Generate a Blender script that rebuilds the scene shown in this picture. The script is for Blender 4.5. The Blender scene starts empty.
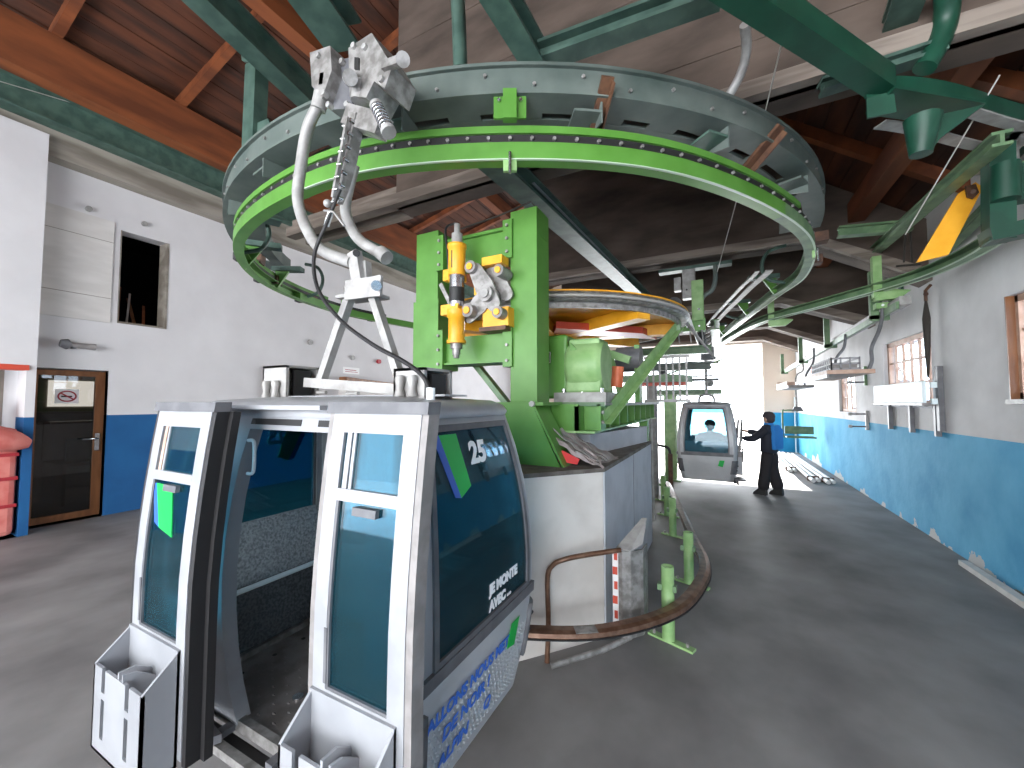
import bpy, bmesh, math, random
from mathutils import Vector, Matrix
random.seed(7)
PI=math.pi
scn=bpy.context.scene
COL=scn.collection
# ---------------------------------------------------------------- camera
cam_d=bpy.data.cameras.new('camera'); cam=bpy.data.objects.new('camera',cam_d); COL.objects.link(cam)
cam.location=(0,0,2.0); cam.rotation_euler=(math.radians(92.6),0,math.radians(27.4))
cam_d.sensor_width=36; cam_d.lens=400/1024*36; cam_d.clip_start=0.05; cam_d.clip_end=200
scn.camera=cam
# ---------------------------------------------------------------- world and sun
w=bpy.data.worlds.new('sky'); scn.world=w; w.use_nodes=True
nt=w.node_tree; bg=nt.nodes['Background']
bg.inputs[0].default_value=(0.86,0.93,1.0,1); bg.inputs[1].default_value=5.0
sun_d=bpy.data.lights.new('sun','SUN'); sun=bpy.data.objects.new('sun',sun_d); COL.objects.link(sun)
sun_d.energy=15.0; sun_d.angle=math.radians(.6); sun_d.color=(1,.96,.9)
sun.rotation_euler=Vector((0.02,-0.905,-0.47)).to_track_quat('-Z','Y').to_euler()
def area(name,loc,target,sx,sy,e,color=(1,1,1)):
    d=bpy.data.lights.new(name,'AREA'); d.shape='RECTANGLE'; d.size=sx; d.size_y=sy; d.energy=e; d.color=color
    o=bpy.data.objects.new(name,d); COL.objects.link(o); o.location=loc
    o.rotation_euler=(Vector(target)-Vector(loc)).to_track_quat('-Z','Y').to_euler(); return o
area('fill_at_rear_gate',(-2.6,-11.5,2.7),(-3,4,2.2),15,5.2,1350,(1,.98,.96))  # added fill lamp for the hall, standing in for daylight from behind
area('daylight_at_far_gate',(-2.2,19.2,2.3),(-1.2,10,1.9),7.2,4,600,(.95,.98,1))
scn.view_settings.view_transform='Standard'; scn.view_settings.look='None'
scn.view_settings.exposure=0.55; scn.view_settings.gamma=1.0
# ---------------------------------------------------------------- materials
def mat(name,base,rough=.6,metal=0,c2=None,scale=4,bump=0,detail=4,stretch=(1,1,1),lo=.4,hi=.6,spec=.5,coords='Object'):
    m=bpy.data.materials.new(name); m.use_nodes=True; n=m.node_tree; L=n.links
    b=n.nodes['Principled BSDF']
    b.inputs['Base Color'].default_value=(*base,1); b.inputs['Roughness'].default_value=rough; b.inputs['Metallic'].default_value=metal
    b.inputs['Specular IOR Level'].default_value=spec
    tc=n.nodes.new('ShaderNodeNewGeometry') if coords=='World' else n.nodes.new('ShaderNodeTexCoord')
    src=tc.outputs['Position'] if coords=='World' else tc.outputs['Object']
    mp=n.nodes.new('ShaderNodeMapping'); mp.inputs['Scale'].default_value=stretch; L.new(src,mp.inputs[0])
    m['_']=0
    if c2 is not None or bump:
        nz=n.nodes.new('ShaderNodeTexNoise'); nz.inputs['Scale'].default_value=scale; nz.inputs['Detail'].default_value=detail
        L.new(mp.outputs[0],nz.inputs['Vector'])
        if c2 is not None:
            cr=n.nodes.new('ShaderNodeValToRGB'); cr.color_ramp.elements[0].position=lo; cr.color_ramp.elements[1].position=hi
            cr.color_ramp.elements[0].color=(*base,1); cr.color_ramp.elements[1].color=(*c2,1)
            L.new(nz.outputs['Fac'],cr.inputs[0]); L.new(cr.outputs[0],b.inputs['Base Color'])
        if bump:
            bp=n.nodes.new('ShaderNodeBump'); bp.inputs['Strength'].default_value=bump; bp.inputs['Distance'].default_value=.02
            L.new(nz.outputs['Fac'],bp.inputs['Height']); L.new(bp.outputs[0],b.inputs['Normal'])
    return m
def wallmat(name,up,up2,low,low2,zc,bumpy=.15,chip=False):
    m=mat(name,up,.85,c2=up2,scale=1.3,bump=0,lo=.3,hi=.7,coords='World'); n=m.node_tree; L=n.links; b=n.nodes['Principled BSDF']
    g=n.nodes.new('ShaderNodeNewGeometry'); sp=n.nodes.new('ShaderNodeSeparateXYZ'); L.new(g.outputs['Position'],sp.inputs[0])
    gt=n.nodes.new('ShaderNodeMath'); gt.operation='LESS_THAN'; gt.inputs[1].default_value=zc; L.new(sp.outputs['Z'],gt.inputs[0])
    nz=n.nodes.new('ShaderNodeTexNoise'); nz.inputs['Scale'].default_value=2.0; nz.inputs['Detail'].default_value=8; L.new(g.outputs['Position'],nz.inputs['Vector'])
    cr=n.nodes.new('ShaderNodeValToRGB'); cr.color_ramp.elements[0].position=.35; cr.color_ramp.elements[1].position=.68
    cr.color_ramp.elements[0].color=(*low,1); cr.color_ramp.elements[1].color=(*low2,1); L.new(nz.outputs['Fac'],cr.inputs[0])
    mx=n.nodes.new('ShaderNodeMix'); mx.data_type='RGBA'; L.new(gt.outputs[0],mx.inputs[0])
    src=b.inputs['Base Color'].links[0].from_socket
    L.new(src,mx.inputs[6]); L.new(cr.outputs[0],mx.inputs[7])
    out=mx.outputs[2]
    if chip:   # flaked paint low on the wall shows the grey render
        n2=n.nodes.new('ShaderNodeTexNoise'); n2.inputs['Scale'].default_value=.9; n2.inputs['Detail'].default_value=9; n2.inputs['Roughness'].default_value=.62; L.new(g.outputs['Position'],n2.inputs['Vector'])
        hm=n.nodes.new('ShaderNodeMapRange'); hm.inputs[1].default_value=0; hm.inputs[2].default_value=.55; hm.inputs[3].default_value=.13; hm.inputs[4].default_value=-.12; L.new(sp.outputs['Z'],hm.inputs[0])
        ad=n.nodes.new('ShaderNodeMath'); ad.operation='ADD'; L.new(n2.outputs['Fac'],ad.inputs[0]); L.new(hm.outputs[0],ad.inputs[1])
        g2=n.nodes.new('ShaderNodeMath'); g2.operation='GREATER_THAN'; g2.inputs[1].default_value=.66; L.new(ad.outputs[0],g2.inputs[0])
        m2=n.nodes.new('ShaderNodeMix'); m2.data_type='RGBA'; L.new(g2.outputs[0],m2.inputs[0]); L.new(out,m2.inputs[6]); m2.inputs[7].default_value=(.5,.52,.52,1); out=m2.outputs[2]
    L.new(out,b.inputs['Base Color'])
    bp=n.nodes.new('ShaderNodeBump'); bp.inputs['Strength'].default_value=bumpy; bp.inputs['Distance'].default_value=.02
    n3=n.nodes.new('ShaderNodeTexNoise'); n3.inputs['Scale'].default_value=9; n3.inputs['Detail'].default_value=6; L.new(g.outputs['Position'],n3.inputs['Vector'])
    L.new(n3.outputs['Fac'],bp.inputs['Height']); L.new(bp.outputs[0],b.inputs['Normal'])
    return m
def glassmat(name,tint,gloss=1,rough=.02,film=None):
    m=bpy.data.materials.new(name); m.use_nodes=True; n=m.node_tree; L=n.links; n.nodes.clear()
    o=n.nodes.new('ShaderNodeOutputMaterial'); t=n.nodes.new('ShaderNodeBsdfTransparent'); t.inputs[0].default_value=(*tint,1)
    g=n.nodes.new('ShaderNodeBsdfGlossy'); g.inputs['Roughness'].default_value=rough; g.inputs[0].default_value=(.9,.95,1,1)
    f=n.nodes.new('ShaderNodeFresnel'); f.inputs[0].default_value=1.45
    a=n.nodes.new('ShaderNodeMath'); a.operation='MULTIPLY'; a.inputs[1].default_value=gloss; L.new(f.outputs[0],a.inputs[0])
    x=n.nodes.new('ShaderNodeMixShader'); L.new(a.outputs[0],x.inputs[0]); L.new(g.outputs[0],x.inputs[2])
    if film:
        d=n.nodes.new('ShaderNodeBsdfDiffuse'); d.inputs[0].default_value=(*film,1); y=n.nodes.new('ShaderNodeMixShader'); y.inputs[0].default_value=.10
        L.new(t.outputs[0],y.inputs[1]); L.new(d.outputs[0],y.inputs[2]); L.new(y.outputs[0],x.inputs[1])
    else: L.new(t.outputs[0],x.inputs[1])
    L.new(x.outputs[0],o.inputs[0])
    return m
M={}
M['floor']=mat('worn_concrete_floor',(.115,.107,.107),.62,c2=(.33,.315,.31),scale=1.1,detail=9,lo=.25,hi=.8,bump=.25,stretch=(1.1,.9,1),spec=.3,coords='World')
M['wl']=wallmat('white_and_blue_left_wall',(.56,.54,.55),(.63,.61,.62),(.004,.075,.22),(.006,.095,.26),1.77)
M['wr']=wallmat('grey_and_blue_right_wall',(.52,.515,.52),(.70,.695,.70),(.05,.30,.52),(.10,.40,.62),1.58,.35,True)
M['we']=wallmat('cream_and_blue_end_wall',(.75,.62,.52),(.8,.68,.58),(.03,.33,.60),(.05,.38,.65),1.58)
M['white']=mat('white_plaster',(.68,.66,.67),.85,c2=(.74,.72,.73),scale=2,bump=.1)
M['hatch']=mat('off_white_board',(.56,.53,.51),.8,c2=(.62,.59,.57),scale=1.5,stretch=(1,1,4))
M['conc']=mat('weathered_concrete',(.16,.135,.11),.9,c2=(.30,.27,.23),scale=2.2,bump=.3,stretch=(1,.3,1.5))
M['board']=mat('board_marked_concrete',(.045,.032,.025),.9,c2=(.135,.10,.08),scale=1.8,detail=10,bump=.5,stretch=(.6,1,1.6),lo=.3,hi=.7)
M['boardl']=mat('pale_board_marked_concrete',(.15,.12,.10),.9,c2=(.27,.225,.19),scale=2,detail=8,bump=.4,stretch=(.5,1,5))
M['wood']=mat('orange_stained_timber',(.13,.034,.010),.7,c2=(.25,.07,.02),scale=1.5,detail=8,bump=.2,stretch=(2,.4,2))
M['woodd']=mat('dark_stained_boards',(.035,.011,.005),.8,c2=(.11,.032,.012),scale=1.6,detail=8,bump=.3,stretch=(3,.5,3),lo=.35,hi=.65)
M['teal']=mat('grey_green_steel_paint',(.038,.078,.062),.5,c2=(.07,.125,.10),scale=5)
M['ringg']=mat('weathered_grey_green_paint',(.065,.09,.08),.6,c2=(.13,.155,.14),scale=3,detail=9,lo=.3,hi=.7,bump=.1)
M['green']=mat('bright_green_steel_paint',(.075,.215,.03),.42,c2=(.105,.275,.048),scale=4,detail=7,lo=.3,hi=.7)
M['greenl']=mat('pale_green_steel_paint',(.20,.36,.13),.45,c2=(.28,.45,.19),scale=6)
M['greenr']=mat('grey_green_rail_paint',(.09,.17,.085),.45,c2=(.15,.25,.125),scale=5)
M['edge']=mat('worn_bright_rail_edge',(.5,.62,.48),.4,.2)
M['dgreen']=mat('dark_green_steel_paint',(.005,.045,.026),.45,c2=(.009,.065,.038),scale=4)
M['silver']=mat('silver_grey_body_paint',(.29,.295,.315),.36,.1,c2=(.35,.355,.375),scale=3)
M['silverlit']=mat('lit_silver_body_paint',(.44,.445,.46),.38,.1,c2=(.50,.505,.52),scale=3)  # side light on the panels is put into this lighter copy of silver
M['alu']=mat('pale_aluminium_frame',(.30,.305,.325),.4,.1,c2=(.35,.355,.375),scale=6)
M['galv']=mat('galvanised_steel',(.20,.19,.18),.45,.4,c2=(.36,.345,.335),scale=14,detail=6)
M['galvw']=mat('pale_galvanised_bracket',(.27,.26,.25),.5,.1,c2=(.37,.36,.35),scale=9)
M['steel']=mat('bright_steel',(.6,.6,.62),.2,.95)
M['rubber']=mat('black_rubber',(.014,.013,.014),.55)
M['plast']=mat('dark_grey_plastic',(.10,.10,.11),.5,c2=(.14,.14,.15),scale=8)
M['plastl']=mat('grey_edge_trim',(.20,.185,.18),.5,c2=(.27,.25,.245),scale=10)
M['yellow']=mat('yellow_orange_paint',(.80,.36,.015),.4,c2=(.9,.43,.03),scale=5)
M['redp']=mat('red_paint',(.55,.07,.04),.4)
M['orangef']=mat('orange_red_fabric_cover',(.75,.18,.08),.5)
M['redmat']=mat('faded_red_padding',(.55,.13,.11),.8,c2=(.62,.2,.17),scale=5,bump=.2)
M['brown']=mat('rusty_brown_steel',(.07,.03,.018),.6,c2=(.13,.06,.03),scale=9)
M['rail']=mat('brown_worn_guide_rail',(.12,.055,.03),.35,.4,c2=(.2,.11,.07),scale=12,stretch=(1,1,1))
M['plinth']=mat('cream_painted_concrete',(.60,.56,.52),.8,c2=(.68,.64,.60),scale=3,bump=.12)
M['plinthg']=mat('grey_painted_concrete',(.42,.43,.47),.7,c2=(.5,.51,.55),scale=3,bump=.1)
M['top']=mat('dusty_dark_concrete_top',(.10,.085,.075),.9,c2=(.16,.14,.125),scale=7)
M['glass']=glassmat('teal_tinted_glass',(.16,.45,.54),.8,film=(.03,.15,.19))
M['glassp']=glassmat('overexposed_cabin_glass',(.55,.74,.80),.8)  # paler copy for the far cabin, its overexposed brightness put into the tint
M['glassd']=glassmat('dark_teal_tinted_glass',(.20,.42,.50),.6,film=(.04,.14,.17))
M['pane']=glassmat('clear_window_glass',(.95,.97,1),.8)
M['doorp']=glassmat('dim_door_glass',(.45,.42,.38),1.6)
M['lit']=mat('glowing_office_pane',(.8,.85,.9),.5); M['lit'].node_tree.nodes['Principled BSDF'].inputs['Emission Color'].default_value=(.85,.92,1,1); M['lit'].node_tree.nodes['Principled BSDF'].inputs['Emission Strength'].default_value=2.5  # emission added for the bright reflections and window light in the door glazing
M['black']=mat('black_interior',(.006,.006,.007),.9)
M['dark']=mat('dark_clutter',(.03,.025,.02),.8)
M['room']=mat('office_wall',(.30,.26,.22),.8)
M['dwood']=mat('varnished_brown_door_wood',(.16,.06,.022),.4,c2=(.22,.09,.035),scale=3,stretch=(4,4,.6))
M['winw']=mat('weathered_window_frame',(.42,.26,.19),.6,c2=(.52,.36,.28),scale=6)
M['sgreen']=mat('green_sticker',(.0,.42,.06),.4)
M['sblue']=mat('blue_sticker',(.02,.10,.5),.4)
M['white2']=mat('white_lettering',(.85,.88,.9),.5)
M['ink']=mat('blue_marker_lettering',(.04,.16,.62),.5)
M['ink2']=mat('black_lettering',(.02,.02,.02),.5)
M['signw']=mat('white_sign',(.8,.78,.78),.5)
M['signr']=mat('dark_red_print',(.35,.02,.03),.5)
M['seatp']=mat('silver_flecked_upholstery',(.20,.21,.22),.7,c2=(.46,.48,.50),scale=60,detail=6,lo=.35,hi=.65,bump=.4)
M['seatd']=mat('charcoal_flecked_upholstery',(.05,.055,.06),.8,c2=(.11,.12,.13),scale=60,detail=6,bump=.3)
M['tread']=mat('worn_tread_plate',(.20,.175,.165),.45,.35,c2=(.30,.27,.255),scale=7)
M['snow']=mat('snow_ground',(.9,.92,.95),.7)
M['jdark']=mat('dark_navy_jacket',(.02,.022,.035),.8)
M['jblue']=mat('bright_blue_jacket',(.02,.22,.62),.7)
M['trous']=mat('black_ski_trousers',(.02,.017,.02),.85)
M['skin']=mat('skin',(.50,.28,.19),.6)
M['hat']=mat('dark_grey_knit_hat',(.05,.04,.045),.9)
M['cloth']=mat('grey_folded_cover',(.30,.25,.24),.85,c2=(.42,.36,.35),scale=10,bump=.4)
M['redc']=mat('red_cloth_patch',(.75,.06,.06),.8)
M['crate']=mat('grey_plastic_crate',(.32,.32,.34),.6)
M['pblue']=mat('blue_plastic',(.02,.10,.62),.4)
M['icew']=mat('pale_white_blue_panel',(.72,.82,.85),.5)
M['pipe']=mat('pale_painted_pipe',(.62,.60,.57),.5,c2=(.7,.68,.65),scale=9)
M['cable']=mat('thin_steel_wire',(.5,.47,.44),.5,.5)
M['tyre']=mat('tyre_rubber',(.022,.022,.024),.7)
# ---------------------------------------------------------------- mesh builder
class MB:
    def __init__(s): s.v=[]; s.f=[]; s.sm=[]
    def add(s,vs,fs,sm=False):
        o=len(s.v); s.v+= [tuple(v) for v in vs]; s.f+=[tuple(i+o for i in f) for f in fs]; s.sm+=[sm]*len(fs); return s
    def box(s,x0,x1,y0,y1,z0,z1):
        return s.add([(x,y,z) for z in (z0,z1) for y in (y0,y1) for x in (x0,x1)],[(0,2,3,1),(4,5,7,6),(0,1,5,4),(2,6,7,3),(0,4,6,2),(1,3,7,5)])
    def bar(s,p,q,w,h,up=(0,0,1),ch=0):
        p=Vector(p);q=Vector(q);d=(q-p).normalized();u=Vector(up)
        sd=d.cross(u)
        if sd.length<1e-4: sd=d.cross(Vector((1,0,0)))
        sd.normalize(); u=sd.cross(d)
        vs=[c+sd*(a*w/2)+u*(b*h/2) for c in (p,q) for a,b in ((-1,-1),(1,-1),(1,1),(-1,1))]
        return s.add(vs,[(0,1,2,3),(7,6,5,4),(0,4,5,1),(1,5,6,2),(2,6,7,3),(3,7,4,0)])
    def ibeam(s,p,q,w,h,t=.02,up=(0,0,1)):
        p=Vector(p);q=Vector(q);d=(q-p).normalized();sd=d.cross(Vector(up)).normalized();u=sd.cross(d)
        for a in (-1,1): s.bar(p+u*a*(h-t)/2,q+u*a*(h-t)/2,w,t,up)
        return s.bar(p,q,t,h-2*t,up)
    def channel(s,p,q,w,h,t=.02,side=1,up=(0,0,1)):
        p=Vector(p);q=Vector(q);d=(q-p).normalized();sd=d.cross(Vector(up)).normalized();u=sd.cross(d)
        for a in (-1,1): s.bar(p+u*a*(h-t)/2,q+u*a*(h-t)/2,w,t,up)
        return s.bar(p+sd*side*(w-t)/2,q+sd*side*(w-t)/2,t,h-2*t,up)
    def tube(s,pts,r,n=10,closed=False,cap=True):
        P=[Vector(p) for p in pts]; k=len(P); rr=r if isinstance(r,(list,tuple)) else [r]*k
        T=[]
        for i in range(k):
            a=P[(i-1)%k] if (closed or i>0) else P[i]; b=P[(i+1)%k] if (closed or i<k-1) else P[i]; T.append((b-a).normalized())
        u=T[0].orthogonal().normalized(); vs=[]
        for i in range(k):
            u=(u-T[i]*u.dot(T[i])); u=u.normalized() if u.length>1e-5 else T[i].orthogonal().normalized(); v=T[i].cross(u)
            for j in range(n):
                a=2*PI*j/n; vs.append(P[i]+(u*math.cos(a)+v*math.sin(a))*rr[i])
        fs=[]
        for i in range(k if closed else k-1):
            i2=(i+1)%k
            for j in range(n): fs.append((i*n+j,i*n+(j+1)%n,i2*n+(j+1)%n,i2*n+j))
        s.add(vs,fs,True)
        if cap and not closed: s.add(vs[:n],[tuple(range(n-1,-1,-1))]); s.add(vs[-n:],[tuple(range(n))])
        return s
    def cyl(s,p,q,r,n=14,r2=None): return s.tube([p,q],[r,r if r2 is None else r2],n)
    def lathe(s,c,axis,prof,n=20):   # prof: list of (radius, distance along the axis)
        c=Vector(c);d=Vector(axis).normalized();u=d.orthogonal().normalized();v=d.cross(u);vs=[];k=len(prof)
        for r,h in prof:
            for j in range(n):
                a=2*PI*j/n; vs.append(c+d*h+(u*math.cos(a)+v*math.sin(a))*r)
        s.add(vs,[(i*n+j,i*n+(j+1)%n,(i+1)*n+(j+1)%n,(i+1)*n+j) for i in range(k-1) for j in range(n)],True)
        s.add(vs[:n],[tuple(range(n-1,-1,-1))]); s.add(vs[-n:],[tuple(range(n))]); return s
    def ball(s,c,r,n=10,sc=(1,1,1)):
        c=Vector(c);vs=[];m=n//2+1
        for i in range(m+1):
            a=PI*i/m
            for j in range(n):
                b=2*PI*j/n; vs.append(c+Vector((r*sc[0]*math.sin(a)*math.cos(b),r*sc[1]*math.sin(a)*math.sin(b),r*sc[2]*math.cos(a))))
        return s.add(vs,[(i*n+j,(i+1)*n+j,(i+1)*n+(j+1)%n,i*n+(j+1)%n) for i in range(m) for j in range(n)],True)
    def prism(s,poly,off):     # polygon of 3D points, extruded by the vector off
        k=len(poly);o=Vector(off);vs=[Vector(p) for p in poly]+[Vector(p)+o for p in poly]
        return s.add(vs,[tuple(range(k-1,-1,-1)),tuple(range(k,2*k))]+[(i,(i+1)%k,k+(i+1)%k,k+i) for i in range(k)])
    def sweep(s,path,prof,closed=False,cap=True):    # path of (x,y,z); prof closed list of (n outward, z)
        P=[Vector(p) for p in path];k=len(P);m=len(prof);vs=[]
        for i in range(k):
            a=P[(i-1)%k] if (closed or i>0) else P[i]; b=P[(i+1)%k] if (closed or i<k-1) else P[i]
            t=(b-a); t.z=0; t.normalize(); nrm=Vector((t.y,-t.x,0))
            for (o,z) in prof: vs.append(P[i]+nrm*o+Vector((0,0,z)))
        fs=[(i*m+j,i*m+(j+1)%m,((i+1)%k)*m+(j+1)%m,((i+1)%k)*m+j) for i in range(k if closed else k-1) for j in range(m)]
        s.add(vs,fs)
        if cap and not closed: s.add(vs[:m],[tuple(range(m-1,-1,-1))]); s.add(vs[-m:],[tuple(range(m))])
        return s
    def bolts(s,pts,axis,r=.012,h=.014):
        for p in pts: s.cyl(p,Vector(p)+Vector(axis)*h,r,6)
        return s
    def join(s,o,mtx=None):
        return s.add([mtx@Vector(v) for v in o.v] if mtx else o.v,o.f)
def rectp(a,b,c,d): return [(a,c),(b,c),(b,d),(a,d)]
def mesh_of(mb,name,loc=(0,0,0)):
    me=bpy.data.meshes.new(name); l=Vector(loc)
    me.from_pydata([tuple(Vector(v)-l) for v in mb.v],[],mb.f); 
    me.polygons.foreach_set('use_smooth',mb.sm); me.validate()
    bm=bmesh.new(); bm.from_mesh(me); bmesh.ops.recalc_face_normals(bm,faces=bm.faces); bm.to_mesh(me); bm.free(); return me
ORG={}
def tag(o,label=None,cat=None,group=None,kind=None):
    if label: o['label']=label
    if cat: o['category']=cat
    if group: o['group']=group
    if kind: o['kind']=kind
    return o
def part(name,mb,m,parent,label=None,bevel=0,kind=None,me=None):
    loc=ORG.get(parent.name,Vector((0,0,0))) if parent else Vector((0,0,0))
    if me is None: me=mesh_of(mb,name,loc)
    me.materials.clear(); me.materials.append(M[m])
    o=bpy.data.objects.new(name,me); COL.objects.link(o)
    if parent: o.parent=parent
    ORG[o.name]=loc
    if bevel:
        b=o.modifiers.new('bevel','BEVEL'); b.width=bevel; b.segments=2; b.limit_method='ANGLE'
    if label: o['label']=label
    if kind: o['kind']=kind
    return o
def thing(name,loc,label,cat,group=None,rz=0,local=False,kind=None):
    o=bpy.data.objects.new(name,None); COL.objects.link(o); o.location=loc; o.rotation_euler=(0,0,rz); o.empty_display_size=.1
    ORG[o.name]=Vector((0,0,0)) if local else Vector(loc)
    return tag(o,label,cat,group,kind)
def solo(name,mb,m,label,cat,group=None,bevel=0,kind=None):
    xs=[v[0] for v in mb.v];ys=[v[1] for v in mb.v];zs=[v[2] for v in mb.v]
    loc=Vector(((min(xs)+max(xs))/2,(min(ys)+max(ys))/2,min(zs)))
    me=mesh_of(mb,name,loc); me.materials.append(M[m]); o=bpy.data.objects.new(name,me); COL.objects.link(o); o.location=loc
    ORG[o.name]=loc
    if bevel:
        b=o.modifiers.new('bevel','BEVEL'); b.width=bevel; b.segments=2; b.limit_method='ANGLE'
    return tag(o,label,cat,group,kind)
def struct(name,mb,m,kind='structure',parent=None):
    o=part(name,mb,m,parent)
    if not parent: o['kind']=kind
    return o
def text_mb(txt,size,mtx,thick=.004,off=0):
    cu=bpy.data.curves.new('t','FONT'); cu.body=txt; cu.size=size; cu.extrude=thick/2; cu.offset=off; cu.resolution_u=3
    ob=bpy.data.objects.new('t',cu); COL.objects.link(ob); bpy.context.view_layer.update()
    me=bpy.data.meshes.new_from_object(ob.evaluated_get(bpy.context.evaluated_depsgraph_get()))
    mb=MB().add([mtx@v.co for v in me.vertices],[tuple(p.vertices) for p in me.polygons])
    bpy.data.objects.remove(ob); bpy.data.meshes.remove(me); bpy.data.curves.remove(cu); return mb
def crom(P,n=8,closed=False):
    P=[Vector(p) for p in P];out=[];k=len(P)
    for i in range(k-1):
        a=P[max(i-1,0)];b=P[i];c=P[i+1];d=P[min(i+2,k-1)]
        for j in range(n):
            t=j/n; out.append(.5*((2*b)+(c-a)*t+(2*a-5*b+4*c-d)*t*t+(3*b-a-3*c+d)*t**3))
    out.append(P[-1]); return out
def wallholes(axis,a,b,u0,u1,z0,z1,holes,topf=None):
    """wall slab; axis 'x': thickness a..b in x and u is y; 'y': thickness in y and u is x. holes (u0,u1,z0,z1)"""
    mb=MB(); us=sorted({u0,u1}|{h[0] for h in holes}|{h[1] for h in holes}); zs=sorted({z0,z1}|{h[2] for h in holes}|{h[3] for h in holes})
    for i in range(len(us)-1):
        for j in range(len(zs)-1):
            uc=(us[i]+us[i+1])/2;zc=(zs[j]+zs[j+1])/2
            if any(h[0]<uc<h[1] and h[2]<zc<h[3] for h in holes): continue
            if axis=='x': mb.box(a,b,us[i],us[i+1],zs[j],zs[j+1])
            else: mb.box(us[i],us[i+1],a,b,zs[j],zs[j+1])
    return mb
# ---------------------------------------------------------------- setting
fl=struct('floor',MB().box(-10.4,3.2,-5,19.8,-.2,0),'floor')
snow=struct('ground',MB().box(-60,60,19.8,90,-.5,-.06),'snow')
snow2=struct('ground',MB().box(-60,60,-60,-5,-.5,-.06),'snow')
wl=struct('wall_left',wallholes('x',-10.0,-9.7,2.08,19.8,-.1,7.6,[(2.12,3.02,0,2.56),(3.1,3.83,3.46,5.16)]),'wl')
part('reveal',MB().box(-9.98,-9.702,3.02,3.05,0,2.56),'white',wl)
nb=struct('wall_left_near',wallholes('x',-9.7,-9.3,-5,2.08,-.1,6.22,[(.2,1.98,0,2.52)]),'wl')
part('red_lintel',MB().box(-9.5,-9.27,.15,2.0,2.48,2.56),'redp',nb)
part('recess_back',MB().box(-10.6,-10.5,-.2,2.05,0,2.9),'room',nb)
part('recess_side',MB().box(-10.5,-9.7,2.0,2.08,0,2.9),'white',nb)
part('recess_top',MB().box(-10.5,-9.7,-.2,2.05,2.85,2.95),'white',nb)
part('hatch_panel',MB().box(-9.72,-9.67,2.14,3.0,3.42,5.26),'hatch',wl)
part('hatch_joint',MB().box(-9.672,-9.664,2.14,3.0,4.87,4.878).box(-9.672,-9.664,2.14,3.0,3.85,3.858),'conc',wl)
for (y,z) in ((8.35,3.32),(6.95,3.6),(3.42,5.4),(2.66,5.36)):
    part('wall_outlet',MB().cyl((-9.7,y,z),(-9.64,y,z),.07 if y>4 else .045,12),'galvw',wl)
part('concrete_beam',MB().box(-9.7,-9.42,-5,19.8,5.95,6.45).box(-9.7,-9.55,-5,19.8,6.45,7.05),'conc',wl)
# store opening with leaning boards
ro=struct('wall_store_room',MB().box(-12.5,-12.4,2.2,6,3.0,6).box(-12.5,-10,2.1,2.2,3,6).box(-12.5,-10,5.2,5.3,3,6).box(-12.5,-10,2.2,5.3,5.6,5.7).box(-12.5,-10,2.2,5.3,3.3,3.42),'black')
part('opening_frame',MB().box(-9.99,-9.69,3.1,3.115,3.46,5.16).box(-9.99,-9.69,3.79,3.83,3.46,5.16).box(-9.99,-9.69,3.1,3.83,3.44,3.475),'conc',wl)
# door with glass
dr=struct('door_1',MB().box(-9.9,-9.83,2.14,2.22,.02,2.54).box(-9.9,-9.83,2.9,3.02,.02,2.54).box(-9.9,-9.83,2.22,2.9,2.45,2.54).box(-9.9,-9.83,2.22,2.9,.02,.13),'dwood')
part('door_pane',MB().box(-9.87,-9.86,2.22,2.9,.13,2.45),'doorp',dr)
part('door_handle',MB().box(-9.83,-9.80,2.91,2.97,1.15,1.45).tube([(-9.8,2.94,1.36),(-9.75,2.94,1.36),(-9.75,2.74,1.36)],.014,8),'steel',dr)
def RX(y,z,x=-9.82,s=1): return Matrix(((0,0,s,x),(s,0,0,y),(0,1,0,z),(0,0,0,1)))
sg=part('no_smoking_sign',MB().box(-9.86,-9.85,2.42,2.7,1.98,2.22),'signw',dr)
t=MB(); c=Vector((-9.845,2.56,2.10))
t.tube([c+Vector((0,.105*math.cos(a),.085*math.sin(a))) for a in [2*PI*i/20 for i in range(20)]],.011,6,closed=True)
t.bar(c+Vector((0,-.08,.055)),c+Vector((0,.08,-.055)),.01,.018); part('no_symbol',t,'signr',sg)
part('cigarette_symbol',MB().box(-9.849,-9.845,2.49,2.62,2.085,2.11),'ink2',sg)
# the room seen through the door
of=struct('wall_office',MB().box(-13.6,-13.5,-1,5.5,0,3).box(-13.6,-10,5.4,5.5,0,3).box(-13.6,-10.6,-1.1,-1,0,3).box(-13.6,-10,-1,5.5,2.9,3).box(-13.6,-10.0,-1,5.5,-.2,0),'room')
t=thing('office_desk',(-11.8,3.6,0),'brown desk with a raised shelf seen through the glazed door','desk')
part('desk_top',MB().box(-12.3,-11.2,2.9,4.6,.75,.8),'dwood',t); part('desk_side',MB().box(-12.3,-11.2,2.9,2.95,0,.75),'dwood',t); part('desk_side',MB().box(-12.3,-11.2,4.55,4.6,0,.75),'dwood',t)
part('desk_shelf',MB().box(-12.4,-12.0,2.9,4.6,1.55,1.6).box(-12.4,-12.36,2.9,4.6,.8,1.6),'dwood',t)
for i,(y,h,l) in enumerate(((3.1,.45,'dark grey computer screen standing on the desk behind the glazed door'),(3.9,.3,'small dark box on the desk behind the glazed door'))):
    solo('screen' if i==0 else 'box',MB().box(-11.9,-11.8,y,y+.5,.8,.8+h) if i==0 else MB().box(-11.9,-11.6,y,y+.3,.8,.8+h),'plast',l,'screen' if i==0 else 'box')
solo('office_glow_pane',MB().box(-13.49,-13.47,3.2,4.3,1.9,2.5),'lit','glowing pane added high in the office to give the door bright glazing','window')
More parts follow.
